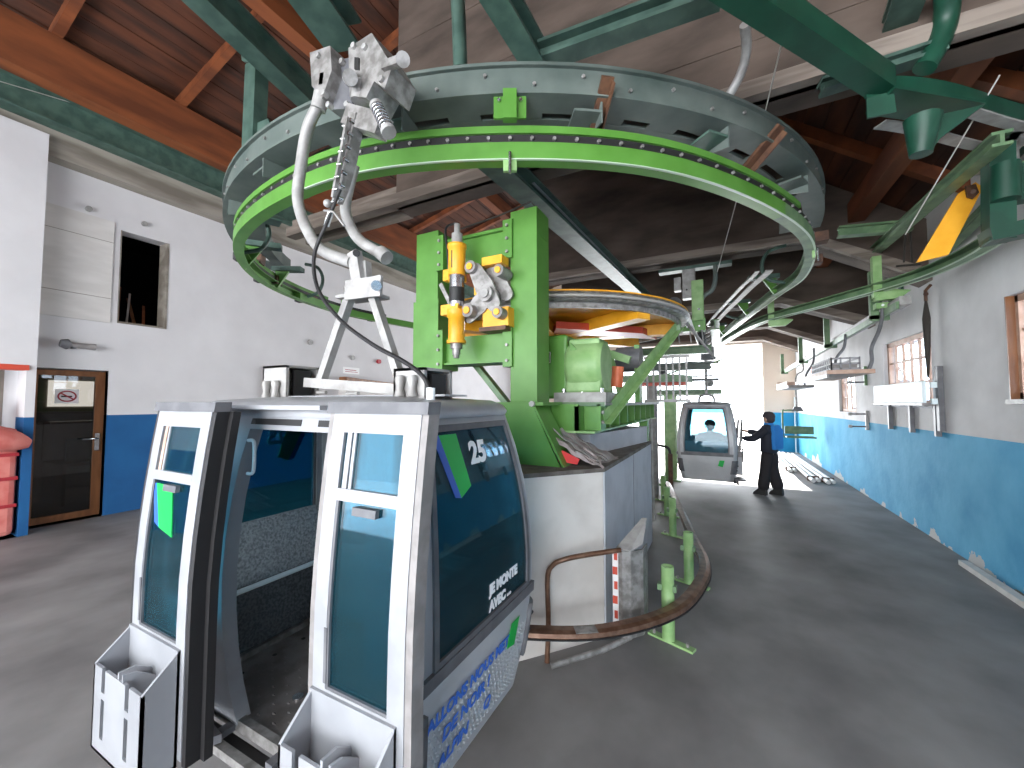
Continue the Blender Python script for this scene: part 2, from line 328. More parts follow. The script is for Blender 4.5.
# right wall
W=[(5.1,6.22,2.02,3.13),(7.95,9.86,1.95,3.08),(11.65,13.1,1.75,2.85)]
wr=struct('wall_right',wallholes('x',2.75,3.15,-5,19.8,-.1,4.85,W),'wr')
for i,(a,b,c,d) in enumerate(W):
    x=2.84
    fr=struct('window_%d'%(i+1),MB().box(x-.03,x+.05,a,a+.07,c,d).box(x-.03,x+.05,b-.07,b,c,d).box(x-.03,x+.05,a,b,d-.07,d).box(x-.03,x+.05,a,b,c,c+.08),'winw')
    ny=6 if i==1 else (3 if i==0 else 4); nz=3 if i!=1 else 3
    for k in range(1,ny): part('mullion',MB().box(x-.015,x+.03,a+(b-a)*k/ny-.02,a+(b-a)*k/ny+.02,c+.05,d-.05),'winw',fr)
    for k in range(1,nz): part('glazing_bar',MB().box(x-.012,x+.028,a+.05,b-.05,c+(d-c)*k/nz-.015,c+(d-c)*k/nz+.015),'winw',fr)
    part('window_pane',MB().box(x,x+.008,a+.05,b-.05,c+.05,d-.05),'pane',fr)
    part('window_sill',MB().box(2.72,2.9,a-.03,b+.03,c-.04,c+.01),'plinthg' if i else 'galvw',fr)
    if i==0: part('side_lining',MB().box(2.742,2.83,b-.02,b,c,d),'dwood',fr)
part('skirting_stain',MB().box(2.735,2.76,5.0,6.3,0,.02),'conc',wr)
# end wall and the wall behind the photographer, each with a gate opening
we=struct('wall_end',wallholes('y',19.5,19.8,-10,3.15,-.1,9.6,[(-6.2,1.62,0,4.45)]),'we')
wb=struct('wall_back',wallholes('y',-5.2,-5,-10,3.15,-.1,9.6,[(-8.8,2.4,0,5.2)]),'white')  # unseen gate opening, its size set to shape the fill light
# roof
RX0,RZ0,RXR,RZR,RX1,RZ1=-10,7.42,-3.2,9.1,3.3,4.3
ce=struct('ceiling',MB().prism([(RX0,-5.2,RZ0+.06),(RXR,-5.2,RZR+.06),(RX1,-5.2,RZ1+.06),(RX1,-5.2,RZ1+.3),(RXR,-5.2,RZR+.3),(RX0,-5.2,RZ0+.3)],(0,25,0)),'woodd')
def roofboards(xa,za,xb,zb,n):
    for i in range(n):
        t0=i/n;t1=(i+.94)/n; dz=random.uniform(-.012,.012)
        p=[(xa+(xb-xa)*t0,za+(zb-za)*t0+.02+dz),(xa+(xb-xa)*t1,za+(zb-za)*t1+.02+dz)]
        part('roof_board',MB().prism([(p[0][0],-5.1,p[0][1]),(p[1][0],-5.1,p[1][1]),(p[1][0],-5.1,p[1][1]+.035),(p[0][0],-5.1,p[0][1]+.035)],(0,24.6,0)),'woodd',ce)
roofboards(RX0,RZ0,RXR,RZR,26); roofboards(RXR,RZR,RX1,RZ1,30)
sl=(RZR-RZ0)/(RXR-RX0); sr=(RZ1-RZR)/(RX1-RXR)
me1=None
for i in range(15):
    y=-4.4+i*1.6
    for (xa,za,xb,zb) in ((RX0,RZ0,RXR,RZR),(RXR,RZR,RX1,RZ1)):
        part('rafter',MB().bar((xa,y,za-.06),(xb,y,zb-.06),.12,.16,(0,0,1)),'wood',ce)
for x,dz,wd,hh in ((-8.95,-.50,.3,.74),(-5.9,-.42,.25,.4),(-1.2,-.40,.2,.36),(1.95,-.34,.2,.3)):
    z=(RZ0+(x-RX0)*sl if x<RXR else RZR+(x-RXR)*sr)+dz
    part('purlin',MB().bar((x,-5,z),(x,19.5,z),wd,hh),'wood',ce)
def roofz(x): return RZ0+(x-RX0)*sl if x<RXR else RZR+(x-RXR)*sr
def frame(y0,y1,zf,kx,ze,xl=-3.8,bot='boardl',deep=.3,xe=-3.9):
    poly=[(xl,y0,zf),(kx,y0,zf),(2.75,y0,ze),(2.75,y0,roofz(2.75)-.02),(RXR,y0,roofz(RXR)-.15),(xl,y0,roofz(xl)-.15)]
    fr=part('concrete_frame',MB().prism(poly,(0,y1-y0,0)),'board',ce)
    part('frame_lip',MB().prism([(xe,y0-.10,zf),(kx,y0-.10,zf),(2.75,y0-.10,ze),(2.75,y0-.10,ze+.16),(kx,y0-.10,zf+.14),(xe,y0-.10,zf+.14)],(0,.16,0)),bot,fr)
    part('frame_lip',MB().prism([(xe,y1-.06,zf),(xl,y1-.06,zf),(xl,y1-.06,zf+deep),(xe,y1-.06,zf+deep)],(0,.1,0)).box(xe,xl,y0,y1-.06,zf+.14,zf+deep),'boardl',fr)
    # raised board marks left by the shuttering
    for k in range(1,4):
        z=zf+k*.85-.3
        if z>roofz(xl)-.3: break
        xr=kx if z<roofz(kx)-.2 else (RXR+(z+.25-RZR)/sr)
        part('shutter_ridge',MB().box(xl,xr,y0-.008,y0,z,z+.015),'board',fr)
frame(3.95,4.25,4.60,2.2,4.3,xe=-6.0)
frame(7.9,8.25,4.60,1.3,3.75,xe=-4.3)
frame(10.3,10.6,4.12,1.22,3.5)
frame(14.3,14.6,4.27,1.37,3.67)
frame(18.3,18.6,4.42,1.55,3.88)
# ---------------------------------------------------------------- overhead steel
tb='grey green steel beams under the roof'
def beam(name,p,q,w,h,m,label,cat='beam',kind='i',up=(0,0,1),extra=None,side=1,ext=0):
    if ext: p=tuple(Vector(q)+(Vector(p)-Vector(q))*ext)
    b=MB()
    if kind=='i': b.ibeam(p,q,w,h,.025,up)
    elif kind=='c': b.channel(p,q,w,h,.022,side,up)
    else: b.bar(p,q,w,h,up)
    o=solo(name,b,m,label,cat); return o
beam('steel_beam',(-9.28,-4.9,6.62),(-9.28,19.4,6.62),.3,.48,'teal','long grey-green steel beam running along the top of the white left wall')
beam('steel_beam',(-3.6,1.45,5.3),(-3.92,2.93,5.3),.2,.26,'teal','sloping grey-green beam above the post at upper left of the ring',ext=2.6)
beam('steel_beam',(-2.58,1.71,5.05),(-2.72,2.21,5.05),.3,.24,'teal','short wide grey-green beam ending above the gondola grip',ext=6)
beam('steel_beam',(-1.26,1.98,4.72),(-1.17,2.88,4.6),.17,.2,'teal','grey-green beam meeting the top of the ring at its middle, left arm of the V',ext=3)
beam('steel_beam',(0.06,2.86,4.7),(-1.15,2.69,4.62),.15,.14,'teal','grey-green beam running right from the middle of the ring, right arm of the V')
beam('steel_beam',(-1.96,3.16,4.42),(-1.44,10.37,4.42),.26,.2,'teal','long grey-green beam crossing above the yellow bullwheel behind the green tower')
solo('conduit',MB().bar((-1.83,4.05,4.5),(-1.59,8.14,4.5),.03,.03),'alu','thin pale conduit running along the long beam above the bullwheel','conduit')
beam('dark_steel_beam',(-0.09,2.3,4.45),(1.12,3.79,4.35),.15,.17,'dgreen','thick dark green beam slanting down to the bracket at upper right',kind='b',ext=2)
b=thing('steel_post',(-5.2,2.9,4.4),'grey-green post hanging the ring from the roof at its left end','post')
part('column',MB().bar((-4.94,2.75,6.11),(-4.97,2.75,4.56),.22,.16,(0,1,0)),'teal',b)
part('gusset',MB().prism([(-5.08,2.72,5.36),(-4.64,2.72,5.33),(-4.47,2.72,5.04),(-5.09,2.72,4.73),(-5.17,2.72,4.73)],(0,.03,0)),'teal',b)
part('head_plate',MB().prism([(-5.23,2.7,6.42),(-4.64,2.7,6.12),(-4.59,2.7,5.93),(-5.18,2.7,6.24)],(0,.25,0)),'teal',b)
for (px,py,rl,nm) in (((458,-30),(461,66),.045,'pale round pipe coming down to the ring left of the beam V'),):
    solo('ceiling_pipe',MB().tube([(-1.68,2.33,5.3),(-1.7,2.4,4.9),(-1.68,2.4,4.5)],.055,10),'teal',nm,'pipe')
solo('ceiling_pipe',MB().tube(crom([(0.22,3.26,4.75),(0.24,3.45,4.7),(0.2,3.56,4.6),(0.1,3.63,4.48)],5),.035,10),'galvw','curved pale pipe between the dark beam and the right side of the ring','pipe')
solo('wire',MB().tube([(0.42,3.09,4.4),(0.37,3.63,4.3)],.005,5),'cable','thin wire hanging beside the curved pale pipe at upper right','wire')
solo('wire',MB().tube([(0.25,5.11,4.4),(0.01,6.84,4)],.006,5),'cable','thin wire in front of the dark concrete frame inside the ring','wire')
solo('wire',MB().tube([(1.94,4.3,4.48),(1.59,5,3.58)],.006,5),'cable','long thin wire slanting down across the dark green bracket','wire')
solo('wire',MB().tube([(-9.25,1.48,6.67),(-9.12,4.78,7.4)],.008,5),'cable','thin pale wire stretched under the orange timbers at upper left','wire')
# ---------------------------------------------------------------- the overhead ring and its rails
RP=crom([(-6.1,10.5,0),(-6.62,7.6,0),(-6.88,5.6,0),(-6.25,3.72,0),(-4.9,2.52,0),(-3.07,2.12,0),(-1.63,2.42,0),(-.22,3.36,0),(.86,5.13,0),(1.14,6.84,0),(.9,8.25,0),(.4,11.07,0),(-.2,15.4,0)],10)
def nrm(P,i):
    a=P[max(i-1,0)];b=P[min(i+1,len(P)-1)];t=(b-a).normalized(); return Vector((t.y,-t.x,0))
rg=thing('track_ring',(-3.2,6.5,3.8),'large bright green curved guide rail ring hanging above the gondola','rail')
lowp=[(0,3.8),(0,3.93),(-.11,3.93),(-.11,3.915),(-.015,3.915),(-.015,3.815),(-.11,3.815),(-.11,3.8)]
part('lower_rail',MB().sweep(RP[:27],rectp(-.11,0,3.8,3.93)),'green',rg)
part('lower_rail',MB().sweep(RP[26:78],lowp),'green',rg)
part('lower_rail',MB().sweep(RP[77:],lowp),'greenr',rg,'grey-green rear stretch of the rail')
part('rail_lip',MB().sweep(RP[50:],rectp(-.014,.006,3.795,3.803)),'edge',rg,'worn bright lower edge')
part('upper_rail',MB().sweep(RP[22:80],rectp(-.07,0,4.0,4.055)),'green',rg)
part('drive_chain',MB().sweep(RP[14:88],rectp(-.07,-.02,3.93,4.0)),'rubber',rg,'black toothed chain between the green rails')
bl=MB()
for i in range(16,86):
    n=nrm(RP,i); p=RP[i]+n*-.02+Vector((0,0,3.965)); bl.cyl(p,p+n*.02,.014,6)
part('chain_bolts',bl,'galv',rg,kind='stuff')
# inner slotted guide
inner=[p+nrm(RP,i)*-.42 for i,p in enumerate(RP)][92:112]
part('inner_guide',MB().sweep(inner,rectp(-.05,.05,3.98,4.0)),'galvw',rg)
part('inner_guide',MB().sweep([p+nrm(RP,min(i+92,len(RP)-1))*-.16 for i,p in enumerate(inner)],rectp(-.03,.03,3.98,4.0)),'galvw',rg)
def at_i(i,o,z): return RP[i]+nrm(RP,i)*o+Vector((0,0,z))
# bracket plates and hooks along the ring
def plate(i,label=None):
    n=nrm(RP,i);t=Vector((-n.y,n.x,0)); c=at_i(i,.02,4.22)
    p=part('bracket_plate',MB().bar(c-t*.12,c+t*.12,.02,.26),'green',rg,label)
    part('bracket_arm',MB().bar(at_i(i,.05,4.06),at_i(i,.05,4.28),.1,.06,n),'green',p)
    part('bolt',MB().cyl(c+t*.08,c+t*.08+n*.03,.014,6),'steel',p); part('bolt',MB().cyl(c-t*.08,c-t*.08+n*.03,.014,6),'steel',p)
iF=min(range(len(RP)),key=lambda i:(RP[i]-Vector((-1.36,2.54,0))).length)
plate(iF)
for xy in ((-1.33,2.56),(1.05,5.9)):
    i=min(range(len(RP)),key=lambda i:(RP[i]-Vector((*xy,0))).length); n=nrm(RP,i);t=Vector((-n.y,n.x,0))
    p=part('clamp_plate',MB().bar(at_i(i,-.02,3.76)-t*.05,at_i(i,-.02,3.76)+t*.05,.03,.09),'greenl',rg)
    part('clamp_bolt',MB().cyl(at_i(i,.02,3.68),at_i(i,.02,3.84),.012,6),'steel',p)
for xy in ((-6.3,3.95),(-5.6,3.05),(-6.9,5.6),(.55,9.9),(.95,8.0),(.2,12.2)):
    i=min(range(len(RP)),key=lambda i:(RP[i]-Vector((*xy,0))).length); n=nrm(RP,i);t=Vector((-n.y,n.x,0))
    c=at_i(i,-.12,3.9)
    p=part('web_bracket',MB().prism([c+t*.02+Vector((0,0,.22))-n*.14,c+t*.02+Vector((0,0,.22))+n*.08,c+t*.02+Vector((0,0,-.12))+n*.08],t*-.04),'green',rg)
    part('hanger_bar',MB().bar(c-n*.34+Vector((0,0,.24)),c+n*.12+Vector((0,0,.24)),.14,.07),'teal',p)
# curved tubular hangers inside the ring
for xy,g in (((.95,7.6),-.3),((.5,10.4),-.3),((-6.5,4.6),-.3),((-5.3,2.9),-.25)):
    i=min(range(len(RP)),key=lambda i:(RP[i]-Vector((*xy,0))).length)
    part('tube_hanger',MB().tube(crom([at_i(i,-.05,4.5),at_i(i,g,4.42),at_i(i,g-.1,4.2),at_i(i,g-.02,3.98),at_i(i,-.08,3.9)],5),.028,8),'teal',rg)
# black rubber buffers sticking out at the left end
for xy,z in (((-6.0,3.4),4.12),((-6.3,3.8),3.98),((-6.75,4.9),3.92),((-6.9,5.7),3.9),((-6.85,6.5),3.9)):
    i=min(range(len(RP)),key=lambda i:(RP[i]-Vector((*xy,0))).length); n=nrm(RP,i)
    part('rubber_buffer',MB().bar(at_i(i,0,z),at_i(i,.28,z),.12,.1),'rubber',rg)
    part('buffer_block',MB().bar(at_i(i,-.1,z-.02),at_i(i,.05,z-.02),.16,.13),'brown',rg)
# hanging ropes / bars at right end
for xy,z in (((1.12,6.3),4.12),((1.16,6.9),3.98)):
    i=min(range(len(RP)),key=lambda i:(RP[i]-Vector((*xy,0))).length)
    part('buffer_block',MB().bar(at_i(i,-.02,z),at_i(i,.16,z),.16,.12),'brown',rg)
# the broad grey ring above
C0=Vector((-3.2,6.47,0)); R0=4.38
def arcp(r,a0,a1,n): return [C0+Vector((r*math.cos(math.radians(a0+(a1-a0)*i/n)),r*math.sin(math.radians(a0+(a1-a0)*i/n)),0)) for i in range(n+1)]
gr=thing('support_ring',(-3.2,6.5,4.2),'weathered grey-green support ring with slots above the bright green rail','ring')
part('outer_band',MB().sweep(arcp(R0,214,358,56),rectp(-.02,0,4.27,4.475)),'ringg',gr)
part('top_flange',MB().sweep(arcp(R0,214,358,56),rectp(-.16,.03,4.46,4.485)),'ringg',gr)
# slotted lower flange, built as inner and outer strip with bridges
part('lower_flange',MB().sweep(arcp(R0,214,358,56),rectp(-.19,.02,4.255,4.275)),'ringg',gr)
part('inner_flange',MB().sweep(arcp(R0-.26,214,358,56),rectp(-.14,0,4.255,4.275)),'ringg',gr)
part('inner_web',MB().sweep(arcp(R0-.40,214,358,56),rectp(-.02,0,4.255,4.44)),'ringg',gr)
for k in range(18):
    a=math.radians(218+k*7.9+ (k%2)*1.2); d=Vector((math.cos(a),math.sin(a),0))
    part('flange_bridge',MB().bar(C0+d*(R0-.30)+Vector((0,0,4.264)),C0+d*(R0-.10)+Vector((0,0,4.264)),.26,.016),'ringg',gr)
for k,(a,ln) in enumerate(((247,.5),(262,.42),(283,.35),(303,.5),(318,.45),(336,.4))):
    a=math.radians(a); d=Vector((math.cos(a),math.sin(a),0)); t=Vector((-d.y,d.x,0))
    p=part('cross_bracket',MB().bar(C0+d*(R0-.55)+Vector((0,0,4.17)),C0+d*(R0-.02)+Vector((0,0,4.17)),.2,.02),'ringg' if k%2 else 'teal',gr)
    part('bracket_side',MB().prism([C0+d*(R0-.5)+t*.1+Vector((0,0,4.26)),C0+d*(R0-.02)+t*.1+Vector((0,0,4.26)),C0+d*(R0-.02)+t*.1+Vector((0,0,4.08)),C0+d*(R0-.3)+t*.1+Vector((0,0,4.16))],t*.015),'ringg',p)
for a in (304.5,326):
    a=math.radians(a); d=Vector((math.cos(a),math.sin(a),0)); t=Vector((-d.y,d.x,0))
    p=part('rail_hanger',MB().bar(C0+d*(R0+.1)+Vector((0,0,4.34)),C0+d*(R0-.3)+Vector((0,0,4.07)),.09,.03),'brown',gr,'rusty brown angle hanger')
    part('hanger_rib',MB().bar(C0+d*(R0+.1)+t*.04+Vector((0,0,4.31)),C0+d*(R0-.3)+t*.04+Vector((0,0,4.04)),.012,.09),'brown',p)
b=MB()
for k in range(30):
    a=math.radians(217+k*4.75); d=Vector((math.cos(a),math.sin(a),0)); p=C0+d*(R0)+Vector((0,0,4.40-.07*(k%2))); b.cyl(p,p+d*.018,.014,6)
part('ring_bolts',b,'galv',gr,kind='stuff')
# ---------------------------------------------------------------- second curved track at the right wall
SP=crom([(.85,4.55,0),(1.35,4.45,0),(2.0,4.75,0),(2.45,5.4,0),(2.52,6.2,0),(2.3,7.1,0),(1.6,8.2,0),(.75,9.6,0),(.1,12.5,0)],8)
st=thing('side_track',(1.8,6.5,3.5),'dark green curved side track bending along the right wall','rail')
lo2=[(0,3.5),(0,3.62),(-.12,3.62),(-.12,3.605),(-.015,3.605),(-.015,3.515),(-.12,3.515),(-.12,3.5)]
sp2=SP[22:]
part('lower_rail',MB().sweep(sp2,[(n,z+.08) for n,z in lo2]),'greenr',st)
part('rail_lip',MB().sweep(sp2,rectp(-.014,.006,3.572,3.582)),'edge',st,'worn bright lower edge')
part('rail_lip',MB().sweep(sp2,rectp(-.135,-.115,3.572,3.582)),'edge',st,'worn bright inner edge')
sa=crom([(1.01,3.74,4.32),(1.26,3.85,4.32),(1.62,4.11,4.32),(2.28,4.71,4.32),(2.5,4.75,4.32),(2.6,5.5,4.32)],6)
part('upper_band',MB().sweep([(p.x,p.y,0) for p in sa],rectp(-.02,0,4.25,4.4)),'dgreen',st)
part('slotted_flange',MB().sweep([(p.x,p.y,0) for p in sa[8:]],rectp(-.08,.01,4.235,4.25)),'galvw',st,'pale grey slotted flange')
part('slotted_flange',MB().sweep([(p.x,p.y,0) for p in sa[8:]],rectp(-.34,-.24,4.235,4.25)),'galvw',st,'pale grey inner flange')
for k in (12,18,24):
    p=Vector((sa[k].x,sa[k].y,4.243)); n=nrm([Vector((q.x,q.y,0)) for q in sa],k)
    part('flange_bridge',MB().bar(p-n*.3,p,.14,.012),'galvw',st)
part('bracket_plate',MB().prism([(1.04,3.88,4.2),(1.14,3.64,4.2),(1.79,4.14,4.2),(1.53,4.25,4.2)],(0,0,.02)),'dgreen',st)
part('bracket_rib',MB().prism([(1,3.7,4.22),(1.15,3.7,4.22),(1.16,3.7,4.06),(1,3.7,4.07)],(0,.02,0)),'dgreen',st)
part('bracket_rib',MB().prism([(1.3,4,4.13),(1.72,4,4.12),(1.49,4,3.95),(1.43,4,3.86),(1.35,4,3.84)],(0,.03,0)),'dgreen',st)
part('stop_cone',MB().tube([(1.38,3.95,4.1),(1.36,3.95,3.83)],[.11,.065],14),'dgreen',st)
part('column',MB().bar((2.22,5,4.3),(2.19,5,3.4),.16,.14,(0,1,0)).bar((2.4,5,4.03),(2.39,5,3.72),.2,.14,(0,1,0)),'dgreen',st)
part('column_foot',MB().bar((2.11,5,3.45),(2.44,5,3.49),.2,.12),'dgreen',st)
part('round_stop',MB().cyl((2.21,4.9,4.03),(2.2,4.9,3.72),.09,14),'dgreen',st)
part('curved_pipe',MB().tube(crom([(1.45,3.7,4.9),(1.49,3.84,4.75),(1.46,3.87,4.6),(1.37,3.86,4.42)],5),.07,12),'dgreen',st)
for y,zz in ((1,0),(2,0)):
    pass
for xy,lab in (((.95,9.1),'pale green bracket hanging the side rail'),((2.1,7.5),'green bracket hanging the side rail near the wall')):
    i=min(range(len(SP)),key=lambda i:(SP[i]-Vector((*xy,0))).length); q=SP[i]
    p=part('track_bracket',MB().box(q.x-.08,q.x+.02,q.y-.05,q.y+.05,3.5,4.1).prism([(q.x-.08,q.y-.06,3.46),(q.x+.2,q.y-.06,3.46),(q.x+.32,q.y-.06,3.56),(q.x+.02,q.y-.06,3.62)],(0,.12,0)),'greenl',st,lab)
beam('steel_beam',(2.07,4.6,4.13),(2.18,8.6,4.36),.12,.12,'greenr','slanting grey-green beam running behind the orange plate')
beam('steel_beam',(2.5,5.2,4.11),(2.67,7.2,3.99),.1,.1,'greenr','short slanting beam to the right of the orange plate')
beam('steel_beam',(1.57,7.2,4.45),(2.36,7.2,4.38),.14,.14,'greenr','short level beam between the ring end and the side track')
beam('steel_beam',(0.75,3.78,4.45),(1.48,3.89,4.55),.12,.1,'teal','pale flat beam above the dark green bracket')
beam('steel_beam',(1.24,3.53,4.9),(1.29,4.11,4.9),.2,.1,'teal','pale short beam dropping from the roof above the dark bracket',ext=2)
o=thing('orange_plate',(2.1,5.9,3.5),'long orange warning plate hanging slanted under the side track','plate')
part('plate',MB().prism([(2.19,5.6,4.11),(2.32,5.6,4.2),(2.37,5.6,4.13),(2.1,5.6,3.5),(1.86,5.6,3.46)],(0,.03,0)),'yellow',o)
part('lug',MB().prism([(2.23,5.55,4.16),(2.3,5.55,4.16),(2.32,5.55,4.07),(2.28,5.55,4.02),(2.24,5.55,4.05)],(0,.03,0)).cyl((2.26,5.5,4.07),(2.3,5.6,4.1),.02,8),'brown',o)
# straight rail along the right wall
sr_=thing('wall_rail',(2.1,14,3.3),'pale straight box rail hung from green brackets along the right wall','rail')
a=Vector((2.26,7.2,3.38)); b_=Vector((2.31,18.6,3.21))
part('box_rail',MB().bar(a,b_,.12,.12),'galvw',sr_); part('rail_web',MB().bar(a+Vector((-.08,0,-.06)),b_+Vector((-.08,0,-.06)),.03,.1),'greenr',sr_)
for f in (.06,.33,.62,.97):
    p=a.lerp(b_,f); part('rail_bracket',MB().box(p.x-.2,p.x-.1,p.y-.04,p.y+.04,p.z-.12,p.z+.62).box(p.x-.2,p.x+.02,p.y-.04,p.y+.04,p.z-.14,p.z-.06),'greenr',sr_)
solo('sling_chain',MB().tube([(2.26,7.1,4.28),(2.23,7.1,3.87)],.012,6).tube([(2.31,7.1,4.27),(2.31,7.1,3.86)],.012,6).tube([(2.15,7.1,3.83),(2.39,7.1,3.82)],.015,6),'dark','two short dark chains hanging between ring and side track','chain')
# ---------------------------------------------------------------- drive: tower, bullwheel, gearbox, platform, plinth
tw=thing('drive_tower',(-2.2,3.55,1.43),'bright green steel portal tower carrying the rope tensioning gear','tower')
part('post',MB().box(-1.78,-1.5,3.4,3.70,2.0,3.86),'green',tw,bevel=.004)
part('post',MB().box(-2.96,-2.66,3.4,3.70,2.36,3.86),'green',tw,bevel=.004)
part('post_flange',MB().box(-2.98,-2.64,3.385,3.40,2.36,3.1),'green',tw)
for x in (-2.62,-1.80):
    for (za,zb) in ((2.34,2.76),(3.4,3.78)):
        part('end_plate',MB().box(x-.05,x+.05,3.37,3.66,za,zb),'green',tw)
        for zz in (za+.06,(za+zb)/2,zb-.06): part('bolt',MB().cyl((x,3.37,zz),(x,3.35,zz),.016,6),'galv',tw)
part('crossbeam',MB().box(-2.6,-1.82,3.44,3.66,3.42,3.72).box(-2.6,-1.82,3.40,3.70,3.70,3.73),'green',tw)
part('crossbeam',MB().box(-2.6,-1.82,3.44,3.66,2.40,2.68).box(-2.6,-1.82,3.40,3.70,2.39,2.41),'green',tw)
part('base_plate',MB().box(-2.05,-1.40,3.3,3.8,1.97,2.0),'green',tw)
part('gusset_plate',MB().prism([(-1.80,3.30,1.97),(-1.5,3.30,1.97),(-1.24,3.30,1.43),(-1.90,3.30,1.43)],(0,.02,0)),'green',tw)
part('pedestal',MB().prism([(-1.80,3.36,1.97),(-1.52,3.36,1.97),(-1.30,3.36,1.43),(-1.98,3.36,1.43)],(0,.02,0)).box(-1.95,-1.5,3.42,3.74,1.43,1.97),'green',tw)
part('gusset_plate',MB().prism([(-1.5,3.30,1.97),(-1.5,3.62,1.97),(-1.22,3.62,1.43),(-1.22,3.30,1.43)],(.02,0,0)),'green',tw)
part('step_block',MB().box(-1.98,-1.78,3.2,3.34,1.62,1.66).box(-1.80,-1.78,3.2,3.34,1.43,1.62).box(-1.70,-1.62,3.2,3.26,1.43,1.52),'green',tw)
for x in (-1.98,-1.5): part('base_bolt',MB().cyl((x,3.3,1.985),(x,3.27,1.985),.028,6),'galvw',tw)
part('brace',MB().bar((-2.5,3.9,2.45),(-2.05,3.9,1.95),.1,.06).box(-2.5,-1.9,3.9,4.0,1.85,1.95),'greenr',tw)
part('name_plate',MB().box(-1.5,-1.495,3.45,3.65,3.6,3.62),'green',tw)
part('hydraulic_pipe',MB().tube([(-2.35,3.38,3.8),(-1.9,3.38,3.84),(-1.55,3.38,3.9),(-1.52,3.5,3.86)],.009,6),'dark',tw)
# hydraulic cylinder
hx,hy=-2.27,3.2
hc=thing('hydraulic_cylinder',(hx,hy,2.5),'yellow upright hydraulic cylinder with chrome body in the tower opening','cylinder')
part('top_gland',MB().cyl((hx,hy,3.55),(hx,hy,3.66),.055,16).cyl((hx,hy,3.66),(hx,hy,3.76),.03,12),'galvw',hc)
part('upper_head',MB().lathe((hx,hy,3.24),(0,0,1),[(.085,0),(.085,.27),(.095,.275),(.095,.31),(.075,.315)],20).box(hx-.14,hx-.07,hy-.04,hy+.05,3.20,3.31).box(hx-.09,hx+.06,hy-.02,hy+.08,3.19,3.26),'yellow',hc)
part('slot',MB().box(hx-.006,hx+.004,hy-.088,hy-.080,3.30,3.47),'ink2',hc)
part('barrel',MB().cyl((hx,hy,2.93),(hx,hy,3.24),.075,20),'steel',hc)
part('barrel_label',MB().cyl((hx,hy,2.98),(hx,hy,3.12),.0765,20),'ink2',hc,'black label band round the barrel')
part('lower_head',MB().lathe((hx,hy,2.60),(0,0,1),[(.08,0),(.08,.22),(.095,.23),(.095,.30)],20).box(hx-.14,hx+.06,hy-.07,hy+.05,2.85,2.95),'yellow',hc)
part('flange',MB().cyl((hx,hy,2.57),(hx,hy,2.60),.095,18),'yellow',hc)
part('end_nut',MB().cyl((hx,hy,2.52),(hx,hy,2.57),.06,6).cyl((hx,hy,2.46),(hx,hy,2.52),.04,6).cyl((hx,hy,2.43),(hx,hy,2.46),.03,12),'galv',hc)
part('hose',MB().tube(crom([(hx,hy,3.76),(hx-.08,hy+.05,3.80),(hx-.14,hy,3.74),(hx-.10,hy-.02,3.5),(hx-.10,hy,3.3)],5),.012,7),'rubber',hc)
part('cross_rod',MB().bar((hx-.18,hy-.02,3.18),(hx-.05,hy-.02,2.95),.025,.04),'galv',hc)
# scissor link plates
lk=thing('brake_linkage',(-2.0,3.25,2.7),'grey and yellow scissor linkage with round pivots beside the hydraulic cylinder','linkage')
def link(c,ang,l,wd,y,m,nm='link_plate'):
    d=Vector((math.cos(ang),0,math.sin(ang)));u=Vector((-d.z,0,d.x));c=Vector((c[0],y,c[1]))
    pts=[]
    for k in range(7):
        a=-PI/2+PI*k/6; pts.append(c+d*(l/2-wd*.35)+(d*math.cos(a)+u*math.sin(a))*wd*.35)
    pts.append(c+u*wd*.5); 
    for k in range(7):
        a=PI/2+PI*k/6; pts.append(c-d*(l/2-wd*.35)+(d*math.cos(a)+u*math.sin(a))*wd*.35)
    pts.append(c-u*wd*.5)
    return part(nm,MB().prism(pts,(0,.025,0)),m,lk)
link((-1.97,3.10),-1.05,.55,.2,3.22,'galv'); link((-2.05,2.95),.75,.45,.2,3.26,'galv'); link((-1.88,3.15),-.9,.42,.18,3.34,'galv')
for (x,z,r) in ((-2.10,3.30,.06),(-2.13,2.88,.065),(-1.93,3.02,.075),(-1.80,2.83,.055),(-1.79,3.22,.055)):
    p=part('pivot',MB().cyl((x,3.17,z),(x,3.36,z),r,18),'galv' if r>.07 else 'plastl',lk)
    part('pivot_cap',MB().cyl((x,3.155,z),(x,3.17,z),r*.55,14),'yellow' if r<.07 else 'galvw',p)
part('link_block',MB().box(-2.02,-1.80,3.26,3.4,3.32,3.40),'yellow',lk); part('link_block',MB().box(-2.12,-1.95,3.28,3.4,3.05,3.2),'yellow',lk)
part('link_block',MB().box(-2.02,-1.74,3.28,3.5,2.72,2.90),'yellow',lk); part('link_foot',MB().box(-2.05,-1.76,3.26,3.5,2.68,2.72),'brown',lk)
